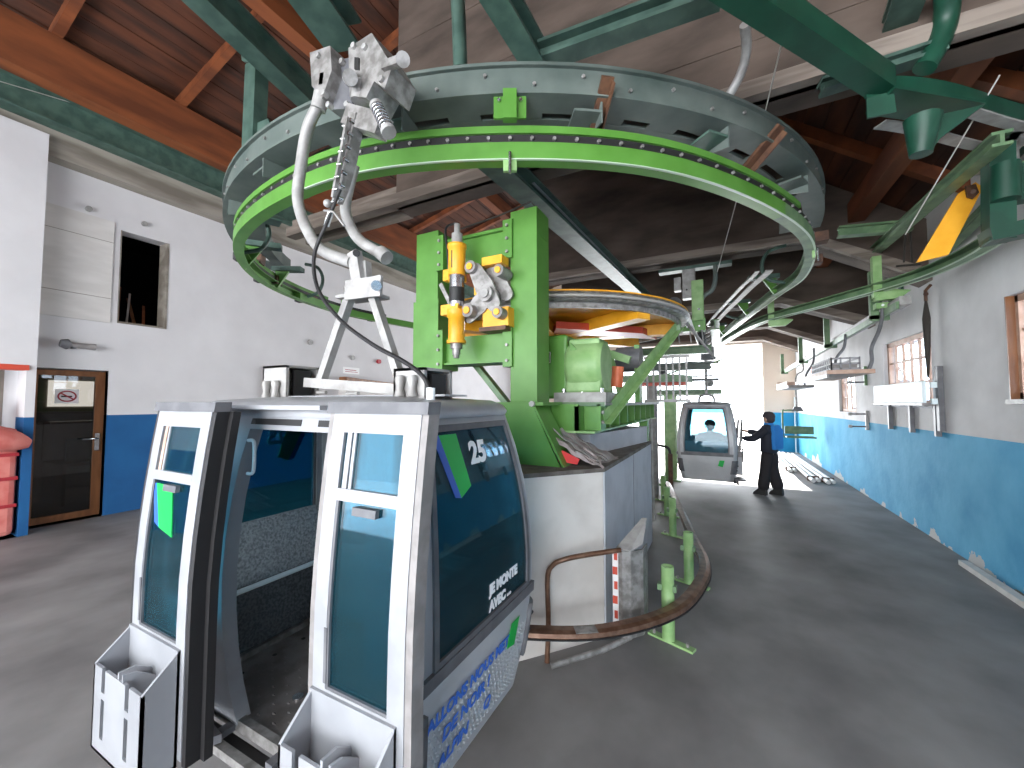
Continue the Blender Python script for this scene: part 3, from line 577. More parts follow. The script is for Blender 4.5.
# bullwheel
bw=thing('bullwheel',(-2.44,6.2,3.0),'huge horizontal yellow and grey bullwheel behind the tower','wheel')
BC=Vector((-2.44,6.2,0))
def circ(r,n=72): return [BC+Vector((r*math.cos(2*PI*i/n),r*math.sin(2*PI*i/n),0)) for i in range(n)]
part('rim_groove',MB().sweep(circ(2.05),[(.0,3.18),(.03,3.20),(-.02,3.235),(.03,3.27),(.0,3.29),(-.10,3.29),(-.10,3.18)],closed=True),'galv',bw)
part('rim_liner',MB().sweep(circ(2.03),rectp(-.005,.015,3.22,3.25),closed=True),'rubber',bw)
part('rim_band',MB().sweep(circ(1.95),rectp(-.04,.0,3.12,3.29),closed=True),'galv',bw,'grey inner rim band')
part('rim_flange',MB().sweep(circ(2.05),rectp(-.18,.02,3.29,3.305),closed=True),'yellow',bw)
for k in range(8):
    a=2*PI*k/8+.22; d=Vector((math.cos(a),math.sin(a),0))
    part('spoke',MB().bar(BC+d*.35+Vector((0,0,3.10)),BC+d*1.92+Vector((0,0,3.12)),.22,.16),'yellow',bw)
part('web_disc',MB().lathe((-2.44,6.2,3.20),(0,0,1),[(1.92,0),(1.92,.02)],48),'yellow',bw)
part('red_cover',MB().prism([(-2.0,5.2,3.03),(-1.0,6.2,3.03),(-.9,6.9,3.03),(-2.2,5.6,3.03)],(0,0,.1)),'redp',bw,'red cover strip under the wheel')
part('hub',MB().lathe((-2.44,6.2,2.85),(0,0,1),[(.3,0),(.45,.1),(.45,.4),(.3,.5)],24),'yellow',bw)
rp=[BC+Vector((2.07*math.cos(a),2.07*math.sin(a),3.235)) for a in [math.radians(180+180*i/40) for i in range(41)]]
solo('haul_rope',MB().tube([(-4.51,19.4,3.235)]+rp+[(-.37,19.4,3.235)],.022,8),'cable','steel haul rope lying in the bullwheel groove and running out to the valley gate','rope')
# gearbox
gb=thing('gearbox',(-1.5,4.6,2.0),'large pale green gearbox housing beside the tower under the bullwheel','gearbox')
part('housing',MB().box(-1.88,-1.42,4.0,4.35,2.04,2.72),'green',gb,bevel=.03)
part('housing_cover',MB().lathe((-1.42,4.15,2.38),(1,0,0),[(.24,0),(.27,.03),(.27,.34),(.24,.38)],28).box(-1.42,-1.05,3.95,4.4,2.1,2.42).box(-1.40,-1.07,4.0,4.36,2.42,2.66),'greenl',gb,bevel=.02)
part('lifting_lug',MB().prism([(-1.36,3.93,2.62),(-1.26,3.93,2.50),(-1.36,3.93,2.48)],(0,.04,0)),'green',gb)
pp=part('rating_plate',MB().box(-1.80,-1.60,3.985,3.995,2.42,2.54),'ink2',gb,'black rating plate with pale border')
part('plate_border',MB().box(-1.80,-1.60,3.98,3.985,2.42,2.428).box(-1.80,-1.60,3.98,3.985,2.532,2.54).box(-1.80,-1.792,3.98,3.985,2.42,2.54).box(-1.608,-1.6,3.98,3.985,2.42,2.54).box(-1.78,-1.65,3.98,3.985,2.50,2.51).box(-1.78,-1.65,3.98,3.985,2.46,2.47),'signw',pp)
part('base_block',MB().box(-1.55,-1.0,3.95,4.5,2.0,2.1),'galvw',gb)
for x in (-1.45,-1.25,-1.05): part('base_bolt',MB().cyl((x,3.98,2.1),(x,3.98,2.14),.025,6),'steel',gb)
# brake and motor group
bk=thing('service_brake',(-1.0,5.0,2.0),'green brake levers with an orange cylinder right of the gearbox','brake')
part('lever',MB().prism([(-1.02,4.7,2.02),(-.92,4.7,2.02),(-.98,4.7,2.62),(-1.05,4.7,2.62)],(0,.05,0)),'greenl',bk); part('lever',MB().prism([(-.85,4.7,2.02),(-.78,4.7,2.02),(-.93,4.7,2.6),(-1.0,4.7,2.6)],(0,.05,0)),'greenl',bk)
part('lever_head',MB().bar((-1.04,4.72,2.62),(-.72,4.72,2.5),.06,.09),'greenl',bk)
part('cylinder',MB().cyl((-.86,4.62,2.18),(-.84,4.62,2.42),.07,14),'orangef',bk)
part('motor_drum',MB().lathe((-.95,5.1,2.55),(1,0,0),[(.16,0),(.16,.3)],20),'plast',bk); part('brake_column',MB().box(-.72,-.66,5.0,5.2,2.0,2.72),'green',bk)
for o_ in [bk]: o_.location.x-=.22; o_.location.y+=.15
mc=thing('mesh_guard',(-.8,6.2,2.0),'white barred guard cage behind the slanting green strut','cage')
for i in range(7): part('bar',MB().bar((-.95+i*.09,6.2,2.02),(-.95+i*.09,6.2,2.66),.025,.025),'galvw',mc)
part('frame_rail',MB().box(-.99,-.36,6.18,6.22,2.64,2.68),'galvw',mc); part('frame_rail',MB().box(-.99,-.36,6.18,6.22,2.0,2.04),'galvw',mc)
# platform beam
pf=thing('platform_beam',(-1.2,5.6,1.7),'green ribbed platform girder running back from the tower','girder')
part('top_flange',MB().box(-1.9,-1.0,3.9,7.9,1.96,2.0),'greenr',pf); part('flange_edge',MB().box(-1.0,-.99,3.9,7.9,1.97,1.995),'galvw',pf)
part('web',MB().box(-1.26,-1.22,3.75,7.9,1.72,1.96),'green',pf); part('bottom_flange',MB().box(-1.36,-1.06,3.75,7.9,1.70,1.72),'greenl',pf)
part('cross_web',MB().box(-1.6,-1.22,3.75,3.78,1.72,1.98),'green',pf)
for i in range(9): part('rib',MB().box(-1.22,-1.08,3.95+i*.48,3.97+i*.48,1.72,1.96),'green',pf)
part('support_leg',MB().box(-1.2,-1.06,6.9,7.05,0,1.7),'green',pf); part('support_leg',MB().box(-1.9,-1.75,7.6,7.75,0,1.96),'green',pf)
part('pale_pipe',MB().tube([(-1.02,7.0,1.72),(-1.0,7.0,.05)],.02,8),'galvw',pf)
st_=thing('strut',(-.8,5.3,1.78),'slanting green strut from the platform girder up to the bullwheel bearing','strut')
A1=Vector((-1.04,4.0,1.84));A2=Vector((-.52,6.3,3.14))
part('angle_bar',MB().bar(A1,A2,.02,.12,(0,0,1)).bar(A1+Vector((.04,0,-.055)),A2+Vector((.04,0,-.055)),.08,.015),'greenl',st_)
part('head_plate',MB().box(-.56,-.48,6.2,6.4,3.02,3.34),'greenr',st_); part('foot_plate',MB().box(-1.08,-1.04,3.9,4.1,1.72,1.98),'green',st_)
for z in (1.8,1.9): part('foot_bolt',MB().cyl((-1.04,3.95,z),(-1.02,3.95,z),.02,6),'galvw',st_)
part('tie_rod',MB().bar((-.5,6.4,3.3),(-.05,7.4,2.72),.03,.03),'galvw',st_)
# plinth
pl=thing('machine_plinth',(-2,4.5,0),'cream painted concrete plinth with chamfered corner under the tower','plinth')
foot=[(-3.6,2.75),(-1.50,2.75),(-.91,3.46),(-.91,6.1),(-3.6,6.1)]
part('body',MB().prism([(x,y,0) for x,y in foot],(0,0,1.40)),'plinth',pl)
part('side_cladding',MB().box(-.915,-.895,3.47,6.1,.01,1.41),'plinthg',pl,'grey-white cladding sheet on the right side')
part('cladding_joint',MB().box(-.896,-.892,4.75,4.76,.02,1.40),'plast',pl)
part('top_slab',MB().prism([(x,y,1.40) for x,y in [(-3.6,2.73),(-1.49,2.73),(-.89,3.45),(-.89,6.12),(-3.6,6.12)]],(0,0,.035)),'top',pl)
part('raised_block',MB().box(-1.75,-1.22,4.15,6.0,1.435,1.66).prism([(-1.22,4.3,1.435),(-1.22,6.0,1.435),(-.93,6.0,1.435)],(0,0,.22)),'plinthg',pl); part('block_top',MB().box(-1.77,-1.20,4.13,6.02,1.66,1.68),'top',pl)
part('bolt_cap',MB().cyl((-1.47,2.76,1.30),(-1.5,2.73,1.30),.03,8),'plastl',pl)
fc=thing('folded_cover',(-1.2,3.75,1.44),'grey folded fabric cover with red patch lying on the plinth corner','cover')
bm=MB()
N=12
def fz(u,v): return 1.455+.30*(1-u)**1.2*(.9+.1*math.cos(v*9))+.012*math.sin(u*20+v*5)
for k,(o,nm) in enumerate(((0,'cover'),)):
    vs=[];fs=[]
    for i in range(N+1):
        for j in range(N+1):
            u=i/N;v=j/N; x=-1.42+.46*u+.05*v; y=3.42+.05*u+.5*v+.12*u*v; vs.append((x,y,fz(u,v)))
    for i in range(N):
        for j in range(N): a=i*(N+1)+j; fs.append((a,a+1,a+N+2,a+N+1))
    n0=len(vs); vs2=vs+[(x,y,z-.04 if z>1.5 else z-.015) for x,y,z in vs]
    fs2=fs+[tuple(reversed([q+n0 for q in f])) for f in fs]
    m=MB().add(vs2,fs2,True)
    e=[i*(N+1) for i in range(N+1)]
    m.add([vs2[i] for i in e]+[vs2[i+n0] for i in e],[(i,i+1,i+N+2,i+N+1) for i in range(N)])
    part('fabric',m,'cloth',fc)
for k in range(4): part('fold_seam',MB().tube([(-1.40+.44*t+.02,3.47+.1*k+.05*t,fz(t,.1+.2*k)+.012) for t in [i/8 for i in range(9)]],.008,6),'plastl',fc)
part('red_patch',MB().prism([(-1.30,3.405,1.47),(-1.12,3.405,1.452),(-1.10,3.405,1.50),(-1.26,3.405,1.57)],(0,.012,0)),'redc',fc)
part('rope',MB().tube(crom([(-1.15,3.45,1.56),(-1.05,3.5,1.50),(-.98,3.48,1.47),(-.92,3.42,1.46),(-.89,3.42,1.44)],5),.012,7).tube(crom([(-1.12,3.6,1.58),(-1.0,3.6,1.50),(-.95,3.52,1.49),(-.93,3.46,1.46)],5),.012,7),'cloth',fc)
sb=thing('spray_bottle',(-1.30,4.05,1.68),'small blue plastic bottle with white nozzle standing beside the green gusset','bottle')
part('body',MB().lathe((-1.30,4.05,1.68),(0,0,1),[(.07,0),(.072,.05),(.03,.15),(.02,.17)],16),'pblue',sb); part('nozzle',MB().lathe((-1.30,4.05,1.85),(0,0,1),[(.02,0),(.022,.05),(.01,.09)],12),'white2',sb)
# ---------------------------------------------------------------- lane guide rail and posts
GP=crom([(-1.75,2.52,0),(-1.29,2.66,0),(-.76,2.95,0),(-.34,3.50,0),(-.17,4.2,0),(-.17,4.72,0),(-.28,5.3,0),(-.6,6.98,0),(-.98,8.85,0)],8)
gd=thing('guide_rail',(-.7,4.5,.3),'brown worn steel guide rail curving round the plinth at ankle height','rail')
part('rail',MB().sweep(GP,[(0,.30),(.035,.31),(.045,.335),(.035,.36),(0,.37),(-.06,.37),(-.06,.355),(-.02,.35),(-.02,.32),(-.06,.315),(-.06,.30)]),'rail',gd)
part('wear_strip',MB().sweep(GP,rectp(.0,.05,.318,.33)),'rubber',gd,'dark blue-black lower strip')
part('joint_plate',MB().sweep(GP[13:16],rectp(-.04,.05,.372,.378)),'galv',gd)
for k,(x,y,h,lab) in enumerate(((-.42,3.66,.62,'short green post nearest the camera inside the guide rail bend'),(-.34,4.9,.56,'green guide rail post second from the camera'),(-.66,6.5,.56,'green guide rail post third from the camera'),(-.86,7.6,.5,'green guide rail post fourth from the camera'),(-1.05,8.7,.5,'furthest green guide rail post near the rusty post'))):
    g=thing('guide_post',(x,y,0),lab,'post','green posts of the guide rail')
    part('tube',MB().lathe((x,y,.02),(0,0,1),[(.052,0),(.052,h-.02),(.042,h-.02),(.042,h-.05)],16),'greenl',g)
    part('foot_plate',MB().bar((x-.16,y+.06,.01),(x+.2,y-.07,.01),.07,.018),'greenl',g)
    part('foot_bolt',MB().cyl((x+.15,y-.05,.02),(x+.15,y-.05,.05),.014,6),'galv',g); part('foot_bolt',MB().cyl((x-.12,y+.045,.02),(x-.12,y+.045,.05),.014,6),'galv',g)
    part('rail_clip',MB().box(x-.08,x+.07,y-.03,y+.03,h-.20,h-.15),'greenr',g)
# bumper sheet and tube loop
bp=thing('bumper_sheet',(-.75,3.3,0),'upright bent galvanised bumper sheet with red and white tape at the plinth corner','bumper')
cv=[(-.78,3.34),(-.72,3.31),(-.66,3.34),(-.58,3.44),(-.57,3.6)]
part('sheet',MB().sweep([(x,y,0) for x,y in cv],rectp(-.012,0,.12,.80)),'galv',bp)
part('tape',MB().box(-.80,-.755,3.315,3.325,.12,.80),'signw',bp,'white tape strip')
for k in range(6): part('tape_mark',MB().box(-.798+.012*(k%2),-.76,3.308,3.315,.15+k*.115,.15+k*.115+.06),'redp',bp)
part('top_cap',MB().prism([(-.78,3.34,.80),(-.66,3.34,.80),(-.58,3.44,.84),(-.57,3.6,1.0),(-.61,3.6,1.0)],(0,0,.012)),'galvw',bp)
tr=thing('tube_barrier',(-1,3.0,0),'bent steel tube barrier in front of the chamfered plinth corner','barrier')
part('tube',MB().tube(crom([(-1.22,2.94,0),(-1.22,2.97,.3),(-1.23,2.98,.62),(-1.19,3.0,.72),(-1.1,3.03,.77),(-.95,3.12,.80),(-.72,3.26,.83)],6),.02,9),'rail',tr)
part('ground_tube',MB().tube([(-1.16,2.88,.025),(-.86,3.18,.06),(-.68,3.4,.1)],.022,9),'galv',tr)
# ---------------------------------------------------------------- gondola cabins
def lerp3(z,a,b,c):   # curved profile through heights .35, .85 and 1.93
    z0,z1,z2=.35,.85,1.93
    return a*(z-z1)*(z-z2)/((z0-z1)*(z0-z2))+b*(z-z0)*(z-z2)/((z1-z0)*(z1-z2))+c*(z-z0)*(z-z1)/((z2-z0)*(z2-z1))
CR=.10
def hx(z): return lerp3(z,.87,.945,.825)
def hy(z): return lerp3(z,.50,.575,.47)
def pos(side,t,z,off=0):
    X=hx(z);Y=hy(z)
    if side=='R': return Vector((X+off,t*(Y-CR),z))
    if side=='L': return Vector((-X-off,t*(Y-CR),z))
    if side=='B': return Vector((t*(X-CR),Y+off,z))
    return Vector((t*(X-CR),-Y-off,z))
def patch(side,t0,t1,z0,z1,off=0,th=.02,nz=6,mb=None):
    mb=mb or MB(); vs=[]
    for i in range(nz+1):
        z=z0+(z1-z0)*i/nz
        vs+=[pos(side,t0,z,off),pos(side,t1,z,off),pos(side,t1,z,off-th),pos(side,t0,z,off-th)]
    fs=[(4*i+j,4*i+(j+1)%4,4*i+4+(j+1)%4,4*i+4+j) for i in range(nz) for j in range(4)]+[(0,1,2,3),(4*nz+3,4*nz+2,4*nz+1,4*nz)]
    return mb.add(vs,fs)
def corner(sx,sy,z0,z1,off,th,nz=8,na=6,mb=None):
    mb=mb or MB();vs=[];m=2*(na+1)
    for i in range(nz+1):
        z=z0+(z1-z0)*i/nz; cx=(hx(z)-CR)*sx; cy=(hy(z)-CR)*sy; ring=[]
        for j in range(na+1):
            a=PI/2*j/na; ring.append(Vector((cx+sx*(CR+off)*math.cos(a),cy+sy*(CR+off)*math.sin(a),z)))
        for j in range(na,-1,-1):
            a=PI/2*j/na; ring.append(Vector((cx+sx*(CR+off-th)*math.cos(a),cy+sy*(CR+off-th)*math.sin(a),z)))
        vs+=ring
    fs=[(m*i+j,m*i+(j+1)%m,m*i+m+(j+1)%m,m*i+m+j) for i in range(nz) for j in range(m)]+[tuple(range(m)),tuple(range(m*nz+m-1,m*nz-1,-1))]
    return mb.add(vs,fs,True)
def dimples(side,t0,t1,z0,z1,nt,nz,off):
    mb=MB()
    for i in range(nt):
        for j in range(nz):
            t=t0+(t1-t0)*(i+.5*(j%2)+.25)/nt; z=z0+(z1-z0)*(j+.5)/nz
            p=pos(side,t,z,off); d=.006 if side in 'RL' else 0
            o=Vector((1 if side=='R' else -1,0,0)) if side in 'RL' else Vector((0,1 if side=='B' else -1,0))
            u=Vector((0,1,0)) if side in 'RL' else Vector((1,0,0)); r=.011
            mb.add([p+u*r,p+Vector((0,0,r)),p-u*r,p-Vector((0,0,r)),p+o*.006],[(0,1,4),(1,2,4),(2,3,4),(3,0,4)])
    return mb
def TX(side,t,z,off):
    p=pos(side,t,z,off)
    if side=='R': m=Matrix(((0,0,1,p.x),(1,0,0,p.y),(0,1,0,p.z),(0,0,0,1)))
    else: m=Matrix(((0,0,-1,p.x),(-1,0,0,p.y),(0,1,0,p.z),(0,0,0,1)))
    # lean with the wall
    q=pos(side,t,z+.1,off)-p; q.normalize(); m[0][1]=q.x; m[2][1]=q.z; return m
def window(side,t0,t1,z0,z1,root,gl='glass',flip=1):
    fr=part('window_frame',patch(side,t0,t1,z0-.035,z0,.012,.03,1,patch(side,t0,t1,z1,z1+.03,.012,.03,1,patch(side,t0,t0+.06,z0,z1,.012,.03,6,patch(side,t1-.06,t1,z0,z1,.012,.03,6)))),'plast',root)
    part('window_glass',patch(side,t0+.05,t1-.05,z0-.005,z1+.005,.0,.008,8),gl,fr)
    return fr
def door(root,cx,dy,wd,tag_sticker,rack=True,sealm='rubber',chan=True):
    zt,zb=1.955,.46
    def Y(z): return -.80+dy+.075*max(0,(z-1.1)/.85)**1.6
    def dp(x0,x1,z0,z1,off=0,th=.03,nz=6,mb=None):
        mb=mb or MB();vs=[]
        for i in range(nz+1):
            z=z0+(z1-z0)*i/nz;y=Y(z)-off
            vs+=[(cx+x0,y,z),(cx+x1,y,z),(cx+x1,y+th,z),(cx+x0,y+th,z)]
        return mb.add(vs,[(4*i+j,4*i+(j+1)%4,4*i+4+(j+1)%4,4*i+4+j) for i in range(nz) for j in range(4)]+[(0,1,2,3),(4*nz+3,4*nz+2,4*nz+1,4*nz)])
    w=wd/2
    d=part('door',dp(-w,-w+.07,zb,zt,0,.035,8,dp(w-.075,w,zb,zt,0,.035,8,dp(-w+.07,w-.075,zt-.075,zt,0,.035,1,dp(-w+.07,w-.075,1.62,1.665,0,.035,1,dp(-w+.07,w-.075,zb,.93,0,.03,2))))),'alu',root)
    part('door_seal',dp(-w-.03,-w,zb-.02,zt+.02,-.004,.05,8,dp(w,w+.03,zb-.02,zt+.02,-.004,.06,8)),sealm,d)
    part('door_cap',dp(-w-.035,w+.035,zt,zt+.045,.01,.07,1),'plast',d)
    if chan: part('inner_channel',dp(w+.005,w+.06,zb-.02,zt,-.06,.035,8),'rubber',d)
    part('upper_glass',dp(-w+.06,w-.065,1.655,1.885,-.012,.006,2),'glassd',d)
    part('sliding_sash',dp(-w+.12,-w+.135,1.665,1.88,-.006,.012,2),'alu',d); part('sliding_sash',dp(-w+.085,-w+.11,1.665,1.88,-.006,.012,2),'winw' if tag_sticker else 'alu',d)
    part('lower_glass',dp(-w+.06,w-.065,.925,1.63,-.012,.006,6),'glass',d)
    part('glass_gasket',dp(-w+.07,w-.075,.925,.94,-.002,.012,1,dp(-w+.07,-w+.082,.94,1.62,-.002,.012,6)),'plast',d)
    part('latch',dp(-.06,.06,1.575,1.605,.006,.02,1),'plast',d)
    part('screw_plate',dp(-w+.06,-w+.075,.95,1.15,.002,.01,1),'plast',d)
    if tag_sticker:
        part('sticker',MB().prism([(cx-.155,Y(1.6)-.002+.012,1.60),(cx+.0,Y(1.6)+.01,1.60),(cx+.05,Y(1.4)+.01,1.37),(cx-.075,Y(1.4)+.01,1.40)],(0,-.004,0)),'sgreen',d,'green sticker')
        part('sticker',MB().prism([(cx-.185,Y(1.6)+.01,1.60),(cx-.155,Y(1.6)+.01,1.60),(cx-.075,Y(1.4)+.01,1.40),(cx-.12,Y(1.4)+.01,1.42)],(0,-.004,0)),'sblue',d,'blue sticker edge')
    if rack:
        yb=Y(.6); yf=yb-.13; x0=cx-w+.0; x1=cx+w-.03
        h=[];W_=x1-x0
        for fx in (.22,.72):
            h+= [(x0+W_*fx-.018,x0+W_*fx+.018,.70,.80),(x0+W_*fx-.018,x0+W_*fx+.018,.50,.67)]
        k=wallholes('y',yf,yf+.012,x0,x1,.43,.80,h)
        k.prism([(x0,yf,.43),(x0,yf,.80),(x0,yb,.92),(x0,yb,.43)],(.012,0,0)).prism([(x1,yf,.43),(x1,yf,.80),(x1,yb,.92),(x1,yb,.43)],(-.012,0,0)).box(x0,x1,yb-.012,yb-.001,.43,.92)
        rk=part('ski_rack',k,'silver',root,'silver ski rack box with slots')
        part('rack_divider',MB().prism([(cx-.01,yf+.002,.70),(cx-.01,yf+.002,.83),(cx-.01,yf+.06,.83),(cx-.01,yb,.78),(cx-.01,yb,.60)],(.012,0,0)),'silver',rk)
        part('rack_divider',MB().prism([(cx+.04,yf+.002,.70),(cx+.03,yf+.002,.83),(cx+.03,yf+.05,.82),(cx+.03,yb,.76),(cx+.03,yb,.60)],(.01,0,0)),'silver',rk)
        part('rack_bottom',MB().box(x0,x1,yf,yb,.43,.442),'silver',rk)
    return d
def cabin(rootname,loc,rz,label,opened,num,detail):
    g=thing(rootname,loc,label,'gondola',None,rz,local=True)
    for s in 'RLB':
        p=part('side_panel',patch(s,-1.02,1.02,.35,.88,0,.025,6),'silverlit',g)
        if s!='B':
            part('tread_relief',dimples(s,-.95,.95,.40,.74,26 if detail else 20,11,.001),'silverlit',p,kind='stuff')
        part('belt_trim',patch(s,-1.05,1.05,.88,.935,.018,.05,2),'plast',g)
        part('upper_frame',patch(s,-1.02,1.02,1.875,1.93,0,.03,2,patch(s,-1.02,-.88,.93,1.88,0,.03,6,patch(s,.91,1.02,.93,1.88,0,.03,6))),'silver',g)
        fr=window(s,-.90,.93,.96,1.865,g,'glass' if detail else 'glassp')
        if s in 'RL' and num:
            part('number',text_mb(num,.15,TX(s,-.15 if s=='R' else .35,1.70,.004),.002,.006),'white2',fr)
            e=1 if s=='R' else -1
            def q(t,z): return pos(s,t*e,z,.004)
            part('sticker',MB().prism([q(-.72,1.85),q(-.38,1.85),q(-.22,1.60),q(-.42,1.56)],(.002*e,0,0)),'sgreen',fr,'green sticker')
            part('sticker',MB().prism([q(-.84,1.85),q(-.72,1.85),q(-.42,1.56),q(-.52,1.57)],(.002*e,0,0)),'sblue',fr,'blue sticker edge')
        if s=='R' and detail:
            part('lettering',text_mb('JE MONTE',.066,TX(s,.0,1.055,.004),.002,.004),'white2',fr)
            part('lettering',text_mb('AVEC ...',.066,TX(s,.0,.975,.004),.002,.004),'white2',fr)
            part('lettering',text_mb("ALLONS NOUS MET",.076,TX(s,-.98,.70,.008),.002,.003),'ink',p)
            part('lettering',text_mb("DE NOIR !",.085,TX(s,-.75,.59,.008),.002,.003),'ink',p)
            part('lettering',text_mb("ALPIN",.085,TX(s,-.80,.47,.008),.002,.003),'ink',p); part('lettering',text_mb("Q",.085,TX(s,.05,.47,.008),.002,.003),'ink',p)
        if s in 'RL':
            e=1 if s=='R' else -1
            part('green_tag',MB().prism([pos(s,.52*e,.80,.008),pos(s,.72*e,.80,.008),pos(s,.66*e,.66,.008),pos(s,.46*e,.68,.008)],(.002*e,0,0)),'sgreen',p,'green tag sticker')
    # front with the door opening
    part('front_post',patch('F',-.30-.30,-.30,.36,1.9,0,.07,8),'silver',g)
    part('front_post_seal',patch('F',-.66,-.60,.36,1.9,.02,.05,8),'rubber',g)
    part('front_post',patch('F',.86,1.0,.36,1.9,0,.06,8),'silver',g)
    part('front_panel',patch('F',-1.02,-.66,.36,.93,0,.03,4),'silver',g)
    fr=part('window_frame',patch('F',-1.0,-.66,.95,1.9,0,.03,6) if not opened else patch('F',-1.02,-.96,.95,1.9,0,.03,6),'plast',g)
    part('header',patch('F',-1.02,1.02,1.86,1.94,0,.06,2),'silver',g)
    part('header_slot',patch('F',-.30,.25,1.885,1.915,.004,.01,1,patch('F',.42,.8,1.885,1.915,.004,.01,1)),'rubber',g)
    for sx in (1,-1):
        for sy in (1,-1):
            c=part('corner_post',corner(sx,sy,.35,1.94,.0,.03),'silverlit',g)
            part('corner_bumper',corner(sx,sy,.52,.80,.022,.03,4),'plast',c)
            part('bumper_screw',MB().cyl((sx*(hx(.6)-.02),sy*(hy(.6)-.0),.60),(sx*(hx(.6)-.02),sy*(hy(.6)+.03),.60),.012,8).cyl((sx*(hx(.7)-.02),sy*(hy(.7)),.70),(sx*(hx(.7)-.02),sy*(hy(.7)+.03),.70),.012,8),'rubber',c)
    # roof
    def rr(k,z): 
        X=hx(1.93)*k;Y=hy(1.93)*k;r=.14;out=[]
        for (sx,sy,a0) in ((1,1,0),(-1,1,90),(-1,-1,180),(1,-1,270)):
            for j in range(6):
                a=math.radians(a0+90*j/5); out.append((sx*(X-r)+r*math.cos(a),sy*(Y-r)+r*math.sin(a),z))
        return out
    m=MB();vs=[];L_=[(1.02,1.925),(1.03,1.95),(1.0,1.985),(.93,2.01),(.6,2.03)]
    for k,z in L_: vs+=rr(k,z)
    m.add(vs,[(24*i+j,24*i+(j+1)%24,24*i+24+(j+1)%24,24*i+24+j) for i in range(len(L_)-1) for j in range(24)],True); m.add(vs[:24],[tuple(range(23,-1,-1))]); m.add(vs[-24:],[tuple(range(24))])
    rf=part('roof',m,'silver',g)
    part('gutter',MB().box(-.62,.42,-.56,-.50,1.965,1.985),'alu',rf); part('roof_rib',MB().box(-.75,.75,-.1,.1,2.03,2.04),'alu',rf)
    # floor, sill and benches
    part('floor_plate',MB().box(-.84,.84,-.47,.47,.35,.375),'tread',g)
    m=MB()
    for i in range(22):
        for j in range(11):
            x=-.72+i*.066;y=-.42+j*.08+(i%2)*.04; m.add([(x+.016,y,.3752),(x,y+.008,.3752),(x-.016,y,.3752),(x,y-.008,.3752),(x,y,.379)],[(0,1,4),(1,2,4),(2,3,4),(3,0,4)])
    part('tread_relief',m,'tread',g,kind='stuff')
    part('floor_screw',MB().cyl((-.12,-.25,.375),(-.12,-.25,.385),.028,12),'steel',g)
    for k in range(4): part('floor_hole',MB().cyl((-.6+.0*k,-.28+.2*k,.376),(-.6,-.28+.2*k,.3775),.014,8),'ink2',g)
    sl_=part('door_sill',MB().box(-.75,.75,-.60,-.56,.29,.33).box(-.75,.75,-.50,-.46,.33,.385),'galv',g)
    part('sill_slot',MB().box(-.7,.7,-.56,-.50,.30,.31),'rubber',sl_); part('door_arm',MB().box(-.30,-.25,-.56,-.44,.33,.36),'plast',sl_); part('door_arm',MB().box(.1,.15,-.56,-.44,.33,.36),'plast',sl_)
    part('guide_foot',MB().prism([(-.62,-.74,.34),(-.3,-.72,.34),(-.22,-.58,.34),(-.62,-.52,.34)],(0,0,.04)),'plast',sl_)
    for sx in (-1,1):
        X=hx(.6)*sx
        part('bench_back',MB().prism([(X-.05*sx,-.42,.80),(X-.03*sx,-.42,1.18),(X-.06*sx,-.42,1.20),(X-.12*sx,-.42,.80)],(0,.84,0)),'seatp',g)
        part('bench_seat',MB().prism([(X-.05*sx,-.42,.40),(X-.05*sx,-.42,.80),(X-.11*sx,-.42,.80),(X-.16*sx,-.42,.40)],(0,.84,0)),'seatd',g)
        part('bench_tube',MB().tube([(X-.17*sx,-.44,.80),(X-.17*sx,.44,.80)],.018,8),'icew',g)
        part('floor_edge',MB().box(min(X-.2*sx,X-.17*sx),max(X-.2*sx,X-.17*sx),-.44,.44,.375,.41),'galv',g)
    part('rear_bench',MB().box(-.62,.62,.38,.47,.42,.9),'seatp',g)
    part('grab_handle',MB().tube(crom([(-.215,-.50,1.80),(-.19,-.49,1.80),(-.175,-.49,1.77),(-.175,-.49,1.66),(-.19,-.49,1.63),(-.215,-.50,1.63)],4),.009,8),'white2',g)
    if opened:
        door(g,-.355,0,.50,True); door(g,.80,.12,.455,False,True,'plastl',False)
    else:
        door(g,-.12,.24,.44,False,True); door(g,.36,.24,.44,False,True)
    return g
ng=cabin('gondola_cabin',(-1.975,1.73,0),0,'near silver gondola cabin with number 25 and both doors open','o','25',True)
# floats? it hangs from the hanger below
def L(p): return Vector(p)-Vector((-1.975,1.73,0))
def cyl_y(b,p,r,w): return b.cyl((p[0],p[1]-w/2,p[2]),(p[0],p[1]+w/2,p[2]),r,14)
YH=1.75
hg=part('hanger_frame',MB().bar(L((-2.33,1.75,2.11)),L((-2.06,1.75,2.67)),.05,.05,(0,1,0)).bar(L((-1.6,1.75,2.06)),L((-1.87,1.75,2.67)),.045,.05,(0,1,0)).bar(L((-2.41,1.72,2.13)),L((-1.58,1.72,2.07)),.06,.06),'galvw',ng)
part('frame_head',MB().bar(L((-2.04,1.7,2.69)),L((-1.74,1.7,2.68)),.02,.12).bar(L((-2.22,1.85,2.75)),L((-1.9,1.85,2.75)),.02,.12).bar(L((-2.12,1.77,2.66)),L((-1.82,1.77,2.65)),.16,.02),'galvw',hg)
part('rubber_bush',MB().cyl(L((-2.09,1.77,2.71)),L((-1.86,1.77,2.71)),.045,14),'rubber',hg)
part('pin',MB().cyl(L((-1.74,1.66,2.67)),L((-1.78,1.7,2.69)),.03,12),'steel',hg)
